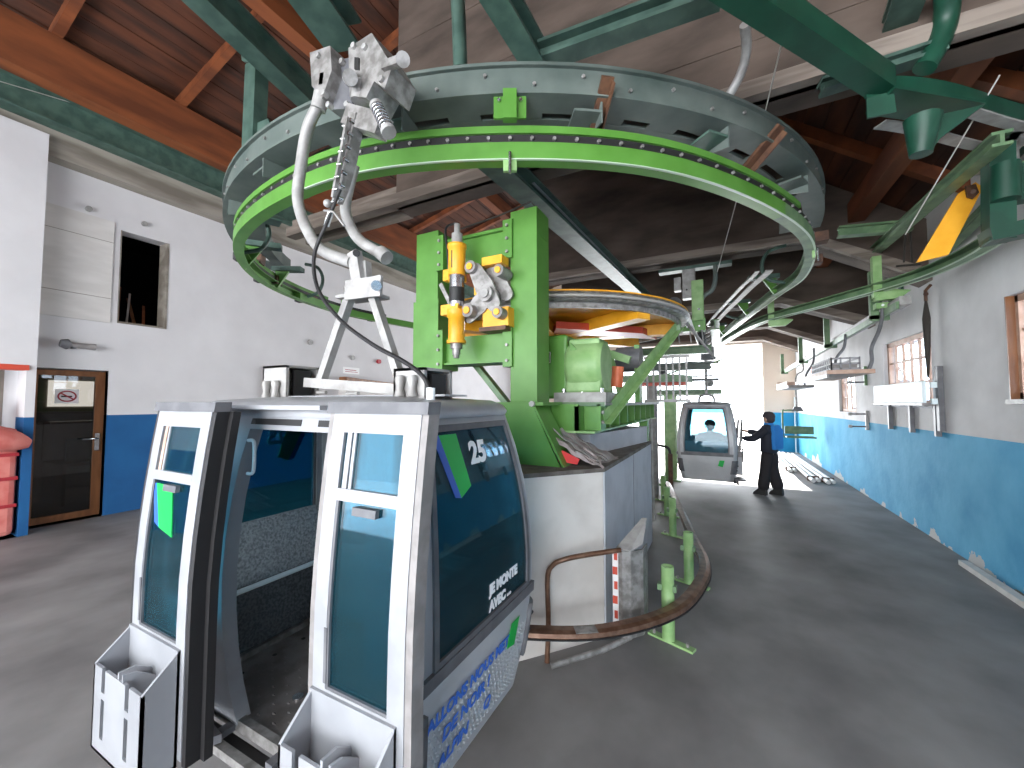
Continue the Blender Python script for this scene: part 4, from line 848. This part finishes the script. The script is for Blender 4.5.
for px0,px1,py0,py1 in ((276,299,368,391),(405,436,370,397)):
    a=L((*(((-2.72,1.7,2.24)) if px0==276 else (-1.55,1.7,2.18)),)); b2=L((((-2.47,1.7,2.07)) if px0==276 else (-1.34,1.7,2.03)))
    k=part('suspension_box',MB().box(a.x,b2.x,-.12,-.10,2.02,a.z).box(a.x,b2.x,.10,.12,2.02,a.z).box(a.x,b2.x,-.12,.12,a.z-.015,a.z).box(a.x,a.x+.015,-.12,.12,2.02,a.z),'galvw',ng)
    part('damper',MB().lathe(((a.x*.7+b2.x*.3),-.14,2.03),(0,0,1),[(.03,0),(.018,.04),(.028,.09),(.02,.11)],12).lathe(((a.x*.3+b2.x*.7),-.14,2.03),(0,0,1),[(.03,0),(.018,.04),(.028,.09),(.02,.11)],12),'galvw',k)
    part('rubber_pad',MB().box(b2.x-.03,b2.x+.0,-.06,.06,2.04,a.z-.03),'rubber',k)
part('roof_clip',MB().tube([L((-2.23,1.66,2.06)),L((-2.15,1.66,2.06))],.012,6),'galvw',ng); part('roof_clip',MB().tube([L((-1.97,1.66,2.05)),L((-1.87,1.66,2.05))],.012,6),'galvw',ng)
arm=part('hanger_tube',MB().tube(crom([L((-2.4,1.76,4.07)),L((-2.53,1.76,3.92)),L((-2.59,1.76,3.68)),L((-2.62,1.76,3.44)),L((-2.52,1.76,3.21)),L((-2.35,1.76,3.02)),L((-2.06,1.76,2.89))],5),.038,12),'galvw',ng)
part('hanger_tube',MB().tube(crom([L((-2.16,1.85,3.6)),L((-2.24,1.85,3.35)),L((-2.19,1.85,3.19)),L((-2.08,1.85,3.06)),L((-1.87,1.85,2.93))],5),.036,12),'galvw',ng)
part('tube_sleeve',MB().cyl(L((-1.91,1.85,2.96)),L((-1.85,1.85,2.91)),.046,12),'galvw',arm); part('tube_sleeve',MB().cyl(L((-2.39,1.76,4.12)),L((-2.42,1.76,4.02)),.05,12),'galvw',arm)
part('clevis',MB().bar(L((-2.04,1.76,2.95)),L((-1.98,1.76,2.7)),.08,.05,(0,1,0)).bar(L((-1.98,1.8,2.89)),L((-1.96,1.8,2.72)),.04,.05,(0,1,0)),'galvw',arm)
part('clevis_pin',MB().cyl(L((-1.93,1.68,2.9)),L((-2.07,1.8,2.97)),.022,10),'rubber',arm)
ch=part('hanger_channel',MB().bar(L((-2.06,1.78,3.87)),L((-2.26,1.82,3.34)),.07,.08,(0,1,0)).bar(L((-2.07,1.72,3.82)),L((-2.22,1.74,3.34)),.02,.03,(0,1,0)),'galv',ng)
b=MB()
for k in range(7):
    f=k/6; p=L((-2.02,1.72,3.77)).lerp(L((-2.14,1.74,3.31)),f); b.cyl(p,p+Vector((0,-.03,0)),.014,6); q=p+Vector((-.06,0,0)); b.cyl(q,q+Vector((-.03,-.01,0)),.01,6)
part('channel_bolts',b,'steel',ch,kind='stuff')
# grip
gp=part('grip_body',MB().box(*[0]*6) if 0 else MB().prism([L((-2.12,1.75,4.33)),L((-1.91,1.75,4.34)),L((-1.73,1.75,4.05)),L((-1.79,1.75,3.93)),L((-1.88,1.75,4.01)),L((-1.95,1.75,3.93)),L((-2.1,1.75,3.99))],(0,.22,0)),'galv',ng)
part('grip_jaw',MB().prism([L((-2.47,1.72,4.42)),L((-2.26,1.72,4.38)),L((-2.24,1.72,4.2)),L((-2.33,1.72,4.04)),L((-2.44,1.72,4.17))],(0,.2,0)),'galv',gp)
part('grip_block',MB().prism([L((-2.36,1.8,4.37)),L((-2.16,1.8,4.32)),L((-2.13,1.8,3.96)),L((-2.35,1.8,4.02))],(0,.12,0)),'plast',gp)
part('jaw_slot',MB().prism([L((-2.36,1.72,4.23)),L((-2.32,1.72,4.22)),L((-2.33,1.72,4.14)),L((-2.37,1.72,4.15))],(0,.01,0)).prism([L((-2.05,1.74,4.23)),L((-2.01,1.74,4.21)),L((-2.01,1.74,4.13)),L((-2.05,1.74,4.15))],(0,.01,0)),'ink2',gp)
part('grip_roller',MB().cyl(L((-1.99,1.66,4.01)),L((-2.14,1.78,4.15)),.045,14),'galv',gp); part('grip_roller',MB().cyl(L((-1.56,1.66,3.95)),L((-1.69,1.8,4.11)),.04,14),'galv',gp)
part('grip_lever',MB().bar(L((-1.79,1.74,4.06)),L((-1.63,1.74,4.04)),.04,.05),'galv',gp)
part('grip_cylinder',MB().cyl(L((-2.03,1.78,4.08)),L((-2.05,1.78,3.96)),.05,14),'galvw',gp)
sp_=part('spring_seat',MB().bar(L((-2.15,1.8,3.9)),L((-1.84,1.8,3.73)),.10,.13),'galv',gp)
coil=[]
s0=L((-1.82,1.72,3.8)); s1=L((-1.73,1.72,3.63)); dd=(s1-s0); u=Vector((0,1,0)); v=dd.normalized().cross(u)
for k in range(57):
    a=k/8*2*PI; coil.append(s0+dd*(k/56)+(u*math.cos(a)+v*math.sin(a))*.035)
part('spring',MB().tube(coil,.008,6),'steel',gp)
part('spring_cap',MB().cyl(s0-dd*.12,s0,.04,12),'galvw',gp); part('spring_cap',MB().cyl(s1,s1+dd*.15,.045,12),'galvw',gp)
b=MB()
for px,py in ():
    pass
for k,q in enumerate((L((-2.37,1.7,4.35)),L((-2.3,1.7,4.06)),L((-2.22,1.77,4.3)),L((-1.96,1.73,4.26)),L((-2.06,1.73,4.31)),L((-1.81,1.73,3.99)),L((-2.25,1.7,3.96)),L((-2.15,1.76,3.97)))): b.cyl(q,q+Vector((0,.04,0)),.02,6)
part('grip_bolts',b,'galvw',gp,kind='stuff')
hs=part('control_hose',MB().tube(crom([L((-2.11,1.7,3.35)),L((-2.2,1.68,3.15)),L((-2.29,1.66,2.94)),L((-2.22,1.64,2.71)),L((-1.99,1.62,2.49)),L((-1.7,1.6,2.32)),L((-1.45,1.58,2.21)),L((-1.31,1.56,2.13)),L((-1.25,1.55,2.05))],6),.012,8),'rubber',ng)
part('hose_fitting',MB().cyl(L((-1.25,1.55,2.07)),L((-1.25,1.55,1.97)),.022,12).cyl(L((-2.18,1.69,3.21)),L((-2.22,1.69,3.13)),.018,10),'white2',hs)
part('hose_lever',MB().tube([L((-2.23,1.68,3.23)),L((-2.14,1.68,3.2)),L((-2.04,1.68,3.09))],.008,6).ball(L((-2.2,1.68,3.27)),.026,10),'galvw',hs)
# far cabin
fg=cabin('gondola_cabin',(-.27,10.45,-.02),PI/2,'distant silver gondola cabin with a dark passenger inside, beside the operator',None,'',False)
part('hanger_arm',MB().tube([(0,0,2.18),(0,0,3.05)],.03,8),'galv',fg)
part('hanger_yoke',MB().tube(crom([(0,-.16,2.02),(0,-.15,2.13),(0,-.06,2.19),(0,.06,2.19),(0,.15,2.13),(0,.16,2.02)],4),.025,8),'galvw',fg)
part('grip_body',MB().box(-.15,.2,-.18,.1,3.0,3.3).cyl((-.25,-.12,3.1),(.3,-.12,3.1),.06,10),'plast',fg)
# ---------------------------------------------------------------- people
def skin(name,vs,es,rad,m,parent,root=0,sub=1):
    me=bpy.data.meshes.new(name); me.from_pydata([tuple(v) for v in vs],es,[]); o=bpy.data.objects.new(name,me); COL.objects.link(o)
    o.modifiers.new('s','SKIN'); o.modifiers.new('d','SUBSURF').levels=sub
    for i,s in enumerate(me.skin_vertices[0].data):
        r=rad[i]; s.radius=(r,r) if not isinstance(r,tuple) else r; s.use_root=(i==root)
    bpy.context.view_layer.update()
    dm=bpy.data.meshes.new_from_object(o.evaluated_get(bpy.context.evaluated_depsgraph_get()))
    bpy.data.objects.remove(o); bpy.data.meshes.remove(me)
    for p in dm.polygons: p.use_smooth=True
    dm.name=name
    return part(name,None,m,parent,me=dm)
def person(name,loc,rz,label,arms,legs,blue=True,seat=0):
    """faces local +y. arms: two chains of 3 points; legs: two chains (knee, ankle, toe)"""
    P=thing(name,loc,label,'person',None,rz,local=True)
    z=seat
    V=[(0,0,.95+z),(0,.0,1.12+z),(0,-.02,1.30+z),(0,-.02,1.44+z),(0,.0,1.53+z),(0,.02,1.60+z),(0,.03,1.69+z),(0,.01,1.76+z)]
    R=[(.16,.12),(.14,.11),(.19,.12),(.10,.08),(.055,.055),(.075,.08),(.085,.10),(.05,.06)]
    E=[(i,i+1) for i in range(7)]
    for sx,(el,wr,ha) in zip((-1,1),arms):
        b=len(V); V+=[(sx*.19,-.02,1.42+z),el,wr,ha]; R+=[.055,.042,.032,.034]; E+=[(3,b),(b,b+1),(b+1,b+2),(b+2,b+3)]
        h=Vector(ha); d=(h-Vector(wr)).normalized(); s=d.cross(Vector((0,0,1))).normalized(); u=s.cross(d)
        for k in range(4):
            b2=len(V); o=s*((k-1.5)*.019); ln=(.036,.044,.04,.03)[k]
            V+=[tuple(h+o+d*.03),tuple(h+o+d*(.03+ln)-u*.012),tuple(h+o+d*(.03+ln*1.25)-u*.045)]; R+=[.010,.009,.008]; E+=[(b+3,b2),(b2,b2+1),(b2+1,b2+2)]
        b2=len(V); V+=[tuple(h-s*.04+d*.0),tuple(h-s*.055+d*.035-u*.02)]; R+=[.011,.009]; E+=[(b+3,b2),(b2,b2+1)]
    for sx,(kn,an,to) in zip((-1,1),legs):
        b=len(V); V+=[(sx*.10,0,.90+z),kn,an,to]; R+=[.09,.06,.045,(.045,.03)]; E+=[(0,b),(b,b+1),(b+1,b+2),(b+2,b+3)]
    skin('body',V,E,R,'skin',P)
    # jacket
    V=[(0,0,.88+z),(0,0,1.0+z),(0,-.01,1.18+z),(0,-.02,1.32+z),(0,-.02,1.45+z),(0,0,1.52+z)];R=[(.24,.19),(.23,.18),(.225,.175),(.24,.17),(.15,.12),(.08,.08)];E=[(i,i+1) for i in range(5)]
    for sx,(el,wr,ha) in zip((-1,1),arms):
        b=len(V); V+=[(sx*.22,-.02,1.41+z),el,wr]; R+=[.095,.08,.065]; E+=[(4,b),(b,b+1),(b+1,b+2)]
    j=skin('jacket',V,E,R,'jdark',P)
    if blue:
        part('back_panel',MB().prism([(-.20,-.21,1.0+z),(.18,-.21,1.0+z),(.23,-.20,1.40+z),(.10,-.17,1.52+z),(-.14,-.17,1.50+z)],(0,.08,0)),'jblue',j,'bright blue back panel',bevel=.02)
        part('shoulder_panel',MB().prism([(.20,-.15,1.02+z),(.225,.02,1.05+z),(.245,.04,1.38+z),(.18,.03,1.50+z),(.18,-.15,1.46+z)],(-.04,0,0)),'jblue',j,'bright blue shoulder panel',bevel=.02)
        part('collar',MB().lathe((0,.0,1.48+z),(0,0,1),[(.10,0),(.09,.07),(.075,.075)],14),'jblue',j)
    for sx,(kn,an,to) in zip((-1,1),legs):
        a=Vector(an); flare=Vector((0,-.02,-.03))
        skin('trouser_leg',[(sx*.07,0,.96+z),(sx*.105,0,.84+z),kn,tuple(a+flare*.3)],[(0,1),(1,2),(2,3)],[.13,.14,.115,.145],'trous',P)
        t_=Vector(to); part('boot',MB().prism([tuple(a+Vector((-.05,-.09,-.09))),tuple(a+Vector((-.05,-.08,.06))),tuple(a+Vector((-.05,.06,.06))),tuple(t_+Vector((-.05,.02,.03))),tuple(t_+Vector((-.05,.05,-.03))),(t_.x-.05,t_.y+.03,a.z-.09)],(.10,0,0)),'ink2',P,bevel=.02)
    hd=(0,.02,1.665+z)
    part('hat',MB().ball((0,.0,1.70+z),.118,16,(1,1.1,.95)) if 0 else MB().lathe((0,-.005,1.665+z),(0,-.12,1),[(.118,0),(.122,.04),(.105,.09),(.06,.125),(.01,.135)],18),'hat',P)
    part('hair',MB().ball((0,-.035,1.63+z),.10,14,(1,.9,.9)),'hat',P)
    part('face',MB().ball((0,.085,1.60+z),.018,8,(.7,1.2,1.4)).box(-.035,.035,.092,.102,1.553+z,1.56+z),'skin',P)
    part('eye',MB().ball((-.034,.095,1.635+z),.012,8).ball((.034,.095,1.635+z),.012,8),'ink2',P)
    part('ear',MB().ball((-.10,.01,1.62+z),.028,8,(.4,.8,1.2)).ball((.10,.01,1.62+z),.028,8,(.4,.8,1.2)),'skin',P)
    return P
op=person('person',(.93,10.25,0),math.radians(62),'lift operator in a navy and blue jacket and black trousers, standing by the distant gondola',
   [((-.27,.20,1.20),(-.16,.46,1.20),(-.14,.55,1.22)),((.27,.22,1.28),(.10,.50,1.34),(.07,.59,1.36))],
   [((-.11,.05,.50),(-.13,.10,.10),(-.13,.24,.04)),((.12,-.02,.50),(.15,-.10,.10),(.15,.04,.04))])
ps=person('person',(-.22,10.85,-.22),math.radians(20),'passenger in a dark hat and jacket inside the distant gondola cabin',
   [((-.27,.1,1.15),(-.2,.3,1.05),(-.18,.38,1.06)),((.27,.1,1.15),(.2,.3,1.05),(.18,.38,1.06))],
   [((-.11,.3,.86),(-.11,.32,.72),(-.11,.38,.68)),((.11,.3,.86),(.11,.32,.72),(.11,.38,.68))],blue=False)
sk=thing('ski_bundle',(.30,10.15,.62),'skis and poles being loaded beside the distant gondola','skis')
for k,(dx,w_) in enumerate(((0,.05),(.07,.05))): part('ski',MB().bar((.27+dx,10.15,.66),(.36+dx,10.15,1.62),.02,w_,(1,0,0)),'galvw' if k else 'plastl',sk)
for k in range(2): part('pole',MB().cyl((.22+.2*k,10.05,.70),(.30+.12*k,10.05,1.55),.012,6),'ink2',sk)
part('binding',MB().box(.18,.44,10.08,10.2,.80,.92).box(.22,.40,10.06,10.22,.95,1.05),'plastl',sk)
# ---------------------------------------------------------------- things at the far end and along the right wall
ch=thing('lift_chair',(2.1,15,.9),'green two seat lift chair hanging at the far end by the corner','chair')
part('hanger_tube',MB().tube(crom([(2.29,15,3.24),(2.3,15,2.98),(2.15,15,2.85),(2.1,15,2.6),(2.1,15,1.85)],5),.025,8),'galv',ch)
part('spring_box',MB().prism([(1.98,14.95,1.72),(2.28,14.95,1.72),(2.2,14.95,1.86),(2.04,14.95,1.86)],(0,.1,0)),'plast',ch)
part('side_frame',MB().tube(crom([(2.1,15,1.76),(1.8,15,1.74),(1.74,15,1.7),(1.74,15,1.0),(1.8,15,.93)],4),.025,8),'greenr',ch)
part('backrest',MB().box(1.78,2.52,15.0,15.06,1.02,1.26),'greenr',ch,bevel=.02); part('seat',MB().box(1.78,2.52,14.6,15.0,.92,.97),'greenr',ch,bevel=.02)
pt=thing('hanging_platform',(2.0,8.5,2.4),'brown hanging maintenance shelf carried by two curved grey arms','shelf')
PX=1.72
part('shelf_board',MB().box(PX-.28,PX+.28,7.5,9.9,2.42,2.48),'winw',pt); part('shelf_edge',MB().box(PX-.30,PX-.27,7.4,10.2,2.36,2.42),'plastl',pt)
part('curved_arm',MB().tube(crom([(PX+.22,7.6,2.45),(PX+.27,7.6,2.6),(PX+.28,7.62,2.8),(PX+.38,7.66,3.05),(PX+.44,7.7,3.3),(PX+.44,7.7,3.42)],5),.025,8),'plast',pt)
part('curved_arm',MB().tube(crom([(PX+.22,9.7,2.45),(PX+.26,9.7,2.6),(PX+.3,9.7,2.85),(PX+.42,9.7,3.05),(PX+.45,9.7,3.3)],5),.025,8),'plast',pt)
cr=thing('crate',(PX,8.3,2.48),'grey slotted plastic crate standing on the hanging shelf','crate')
cb=MB().box(PX-.18,PX+.18,7.75,9.15,2.48,2.50)
for z in (2.50,2.58,2.66): cb.box(PX-.18,PX-.165,7.75,9.15,z,z+.025).box(PX+.165,PX+.18,7.75,9.15,z,z+.025).box(PX-.18,PX+.18,7.75,7.765,z,z+.025).box(PX-.18,PX+.18,9.135,9.15,z,z+.025)
for k in range(12): cb.box(PX-.18,PX-.165,7.75+k*.126,7.78+k*.126,2.5,2.69)
for k in range(4): cb.box(PX-.18+k*.113,PX-.16+k*.113,7.75,7.765,2.5,2.69)
part('crate_body',cb,'crate',cr)
part('crate_filling',MB().box(PX-.15,PX+.15,7.8,9.1,2.5,2.6),'plastl',cr)
solo('red_pot',MB().lathe((PX-.05,9.35,2.48),(0,0,1),[(.09,0),(.12,.08),(.11,.18),(.06,.24)],14),'redp','round dark red pot standing behind the crate on the hanging shelf','pot')
p2=thing('hanging_platform',(1.9,12.6,2.4),'pale narrow shelf hanging behind the brown maintenance shelf','shelf')
part('shelf_board',MB().box(1.45,1.95,11.4,13.6,2.34,2.40),'plastl',p2); part('shelf_rim',MB().box(1.45,1.95,13.4,13.45,2.40,2.56).box(1.45,1.48,11.6,13.6,2.40,2.50),'winw',p2)
part('curved_arm',MB().tube(crom([(1.9,12.3,2.38),(1.95,12.3,2.7),(2.1,12.3,3.0),(2.12,12.3,3.35)],5),.025,8),'plast',p2)
wbn=thing('wall_table',(2.6,8.7,1.5),'white folding table fixed to the right wall under the middle window','table')
part('table_top',MB().box(2.56,2.60,7.72,9.75,1.99,2.30),'icew',wbn,bevel=.01)
part('top_edge',MB().box(2.55,2.74,7.72,9.75,1.95,1.99),'plastl',wbn)
for y in (7.75,8.6,9.5): part('bracket',MB().box(2.68,2.74,y-.03,y+.03,1.52,2.0).bar((2.71,y,1.98),(2.58,y,1.95),.03,.03),'plast',wbn)
part('dark_mount',MB().box(2.68,2.74,7.60,7.68,1.6,2.5),'plast',wbn); part('hinge',MB().box(2.62,2.68,7.62,7.66,1.97,2.05).box(2.62,2.68,7.62,7.66,2.2,2.28),'icew',wbn)
um=thing('closed_umbrella',(2.66,7.8,2.3),'long dark rolled cable bundle hanging beside the middle window','cable')
part('bundle',MB().tube([(2.66,7.78,3.45),(2.66,7.79,3.2),(2.66,7.8,2.8),(2.66,7.82,2.35)],[.015,.045,.035,.012],10),'dark',um); part('hook',MB().tube([(2.72,7.78,3.68),(2.66,7.78,3.6),(2.66,7.78,3.45)],.02,6).ball((2.66,7.77,3.55),.03,8),'brown',um)
um.name='cable_bundle'
for z,l in ((2.55,'upper black pipe bracket on the wall between the windows'),(1.62,'lower pale pipe bracket on the wall at the edge of the blue paint')):
    c=thing('wall_bracket',(2.7,10.9,z-.15),l,'bracket')
    part('back_bar',MB().box(2.70,2.75,10.82,10.88,z-.2,z+.2),'greenr' if z>2 else 'galvw',c)
    for dz in (-.13,.13): part('arm',MB().box(2.45,2.72,10.83,10.87,z+dz-.015,z+dz+.015),'plast',c); part('clip',MB().cyl((2.45,10.85,z+dz-.03),(2.45,10.85,z+dz+.03),.035,8),'galvw',c)
solo('corner_pipe',MB().cyl((2.66,19.35,0),(2.66,19.35,2.2),.03,8),'icew','thin pale pipe running down the far right corner','pipe')
pg='pale pipes lying on the floor along the right wall'
for k,(xa,ya,xb,yb,lab) in enumerate(((1.75,11.6+2.2,1.75,18.9,'left pale pipe of the bundle lying on the floor by the blue wall'),(2.02,12.3,2.0,18.6,'middle pale pipe of the bundle lying on the floor by the blue wall'),(2.30,12.2,2.25,18.2,'right pale pipe of the bundle nearest the blue wall'))):
    q=thing('floor_pipe',(xa,ya,0),lab,'pipe',pg)
    part('pipe',MB().cyl((xa,ya,.06),(xb,yb,.06),.05,12).cyl((xa+.12,ya+.1,.06),(xb+.12,yb,.06),.045,12),'pipe',q); part('strap',MB().box(xa-.07,xa+.18,ya+.35,ya+.39,0.0,.12),'brown',q)
solo('plank',MB().bar((2.62,7.0,.03),(2.62,5.0,.03),.09,.06),'pipe','pale plank lying along the foot of the blue wall at the right edge','plank')
# far machinery: columns, conveyor beams, tyres
for x,y,l in ((-1.15,11.2,'green steel column left of the distant gondola'),(-1.35,14.0,'farther green steel column behind the first one')):
    c=thing('steel_column',(x,y,0),l,'column'); w_=.18 if y<12 else .15
    part('shaft',MB().ibeam((x,y,0),(x,y,2.2),w_*1.5,w_*1.6,.025,(0,1,0)),'greenl',c); part('cross_head',MB().box(x-.5,x+1.2,y-.1,y+.1,2.2,2.32),'greenr',c); part('foot_plate',MB().box(x-.25,x+.25,y-.25,y+.25,0,.03),'greenl',c)
c=thing('rusty_post',(-1.35,9.2,0),'reddish brown round post behind the white-barred guard cage','post'); part('shaft',MB().cyl((-1.3,9.2,0),(-1.3,9.2,2.35),.1,14),'plastl',c); part('cap',MB().box(-1.6,-.6,9.0,9.4,2.35,2.42),'redp',c)
solo('drip_tray',MB().prism([(-1.9,8.6,2.42),(-.7,8.6,2.42),(-.5,9.4,2.42),(-1.9,9.4,2.42)],(0,0,.14)),'greenr','grey-green tray above the rusty post','tray')
c=thing('hose_stand',(-1.0,9.6,0),'thin dark stand with a hooked hose left of the distant gondola','stand'); part('rod',MB().cyl((-1.0,9.6,0),(-1.0,9.6,.85),.05,10),'brown',c); part('hose',MB().tube(crom([(-1.0,9.6,.82),(-1.05,9.6,.98),(-1.3,9.6,1.05),(-1.5,9.6,1.2)],5),.03,8),'rubber',c)
beam('steel_beam',(-2.4,8.9,3.06),(-.12,8.9,3.06),.2,.16,'greenr','dark green cross beam below the right end of the bullwheel')
beam('steel_beam',(-2.4,9.3,2.76),(-.15,9.3,2.76),.2,.14,'ringg','lower dark cross beam behind the slanting strut')
cv_=thing('tyre_conveyor',(-.3,11.5,2.9),'row of black drive tyres above the distant gondola','conveyor')
part('conveyor_beam',MB().ibeam((-.05,8.6,3.5),(-.05,16,3.5),.16,.2),'greenr',cv_)
for k in range(12):
    y=8.8+k*.55; tt=part('tyre',MB().lathe((-.36,y,3.36),(1,0,0),[(.12,0),(.2,.02),(.21,.06),(.2,.1),(.12,.12)],16),'tyre',cv_); part('axle_arm',MB().bar((-.25,y,3.36),(-.05,y,3.5),.04,.05),'galvw',tt)
mb_=thing('machinery_cluster',(-1.4,10.2,2.4),'tangle of small pulleys and rods under the cross beams','machinery')
random.seed(3)
for k in range(16):
    x=-2.0+random.random()*1.9;y=9.8+random.random()*2.2;z=2.45+random.random()*.6
    if k%2: part('pulley',MB().lathe((x,y,z),(random.random()-.5,1,random.random()*.4),[(.05,0),(.11,.01),(.09,.03),(.11,.05),(.05,.06)],14),('plast','galv','brown')[k%3],mb_)
    else: part('rod',MB().cyl((x,y,z),(x+random.random()*1.0-.3,y+.2,z+random.random()*.3-.1),.02,6),('galvw','galv','greenl')[k%3],mb_)
part('carrier_bar',MB().box(-2.2,0,10.4,10.5,2.5,2.56).box(-2.2,0,10.9,11,2.95,3.0),'plast',mb_)
# station machine hanging between ring and far cabin
sm=thing('switch_machine',(-.45,8.2,3.3),'pale green switch machine hanging from the roof above the bullwheel edge','machine')
part('mount_plate',MB().box(-1.0,.25,8.1,8.3,4.5,4.56),'teal',sm)
part('body',MB().box(-.58,-.36,8.1,8.3,3.95,4.5),'galvw',sm,bevel=.01); part('cover',MB().box(-.42,-.22,8.02,8.16,3.5,4.25),'greenl',sm,bevel=.01); part('lower_block',MB().box(-.6,-.2,8.08,8.28,3.32,3.55),'green',sm)
part('side_box',MB().box(-.72,-.6,8.05,8.2,4.1,4.35),'galvw',sm); part('wheel',MB().lathe((-.72,8.0,3.85),(0,1,0),[(.05,0),(.13,.01),(.13,.07),(.05,.08)],16),'plast',sm); part('wheel',MB().lathe((-.72,8.0,3.6),(0,1,0),[(.05,0),(.11,.01),(.11,.07),(.05,.08)],16),'plast',sm)
part('curved_pipe',MB().tube(crom([(-.02,8.1,4.5),(-.02,8.1,4.25),(-.08,8.1,4.05),(-.25,8.1,3.9),(-.28,8.1,3.5)],5),.04,8),'ringg',sm)
for q in ((-.5,8.07,3.4),(-.3,8.07,3.4),(-.5,8.07,4.1),(-.3,8.01,3.7)): part('bolt',MB().cyl(q,Vector(q)+Vector((0,-.02,0)),.02,6),'steel',sm)
for k in range(3): part('hanging_rod',MB().cyl((-.66+k*.2,8.05,3.32),(-.64+k*.2,8.05,3.1),.012,6),'galvw',sm)
# small machine by the wall end of frame two
s2=thing('limit_switch',(2.2,8.0,3.4),'small pale green switch unit with bolts under the frame end at the right wall','machine')
part('box',MB().box(2.08,2.42,7.65,7.8,3.38,3.46),'greenl',s2)
for x in (2.15,2.25,2.35): part('bolt',MB().cyl((x,7.65,3.42),(x,7.63,3.42),.018,6),'white2',s2)
for x in (2.12,2.24,2.36): part('roller_arm',MB().box(x,x+.03,7.65,7.75,3.46,3.7),'dgreen',s2)
# ---------------------------------------------------------------- left side things
rm='red rescue padding in the wall recess'
m1=thing('crash_mat',(-9.55,1.2,0),'tall faded red padded crash mat standing in the recess at the left edge','mat')
part('pad',MB().box(-9.7,-9.3,.35,1.95,.03,1.62),'redmat',m1,bevel=.08)
part('roll',MB().tube(crom([(-9.25,.3,1.65),(-9.2,1.0,1.58),(-9.17,1.6,1.5),(-9.15,2.02,1.38)],5),[.2,.2,.2,.2,.2,.2,.2,.2,.2,.2,.2,.19,.17,.14,.10,.06],12),'redmat',m1)
for z in (.45,.85,1.2): part('strap',MB().box(-9.30,-9.29,.35,1.95,z,z+.05),'signr',m1)
part('cord',MB().tube(crom([(-9.32,1.0,1.35),(-9.30,1.3,1.05),(-9.30,1.5,1.0),(-9.3,1.3,.9),(-9.3,1.2,.7),(-9.3,1.5,.6)],5),.018,6),'ink2',m1)
part('red_block',MB().box(-9.7,-9.5,1.5,1.75,1.62,2.0),'redp',m1)
ls=thing('wall_floodlight',(-9.62,2.6,2.88),'grey torch shaped floodlight fixed above the glazed door','lamp')
part('tube',MB().tube([(-9.58,2.80,2.95),(-9.58,2.62,2.95),(-9.58,2.50,2.96)],[.055,.045,.04],12),'plastl',ls); part('head',MB().tube([(-9.58,2.50,2.96),(-9.58,2.46,2.96),(-9.58,2.38,2.97)],[.05,.09,.06],12),'plast',ls); part('bracket',MB().box(-9.7,-9.58,2.53,2.57,2.90,2.95),'plast',ls)
for k,(y,a,c_,w_) in enumerate(((3.22,.1,'wood',.05),(3.36,.12,'hatch',.03),(3.50,-.05,'dwood',.05),(3.62,.08,'wood',.04))):
    solo('board',MB().bar((-10.1,y,3.44),(-10.35,y+a,4.25-.1*k),.02,w_,(0,1,0)),c_,'%s board leaning in the dark wall opening'%('leftmost short orange','thin pale','dark brown','rightmost orange')[k],'board')
cbd=thing('wall_cupboard',(-9.55,8.7,0),'brown topped low cupboard against the left wall seen above the cabin roof','cupboard')
part('body',MB().box(-9.7,-9.4,7.9,10.6,0,2.6),'hatch',cbd); part('brown_top',MB().prism([(-9.39,7.9,2.72),(-9.39,10.6,2.58),(-9.39,10.6,2.52),(-9.39,7.9,2.56)],(-.3,0,0)),'dwood',cbd)
solo('timber_post',MB().box(-9.69,-9.6,5.80,6.0,1.9,2.85),'dwood','short brown board on the left wall behind the left suspension box','board')
ns=thing('notice',(-9.68,8.3,2.9),'small white notice with red lines on the left wall','sign'); part('sheet',MB().box(-9.70,-9.685,8.03,8.62,2.84,3.03),'signw',ns); part('red_line',MB().box(-9.684,-9.68,8.1,8.5,2.94,2.96).box(-9.684,-9.68,8.1,8.55,2.89,2.905),'signr',ns)
solo('red_button',MB().cyl((-9.7,9.37,3.3),(-9.62,9.37,3.3),.07,12),'signr','round red button on the left wall above the brown cupboard top','button')
bpy.context.view_layer.update()
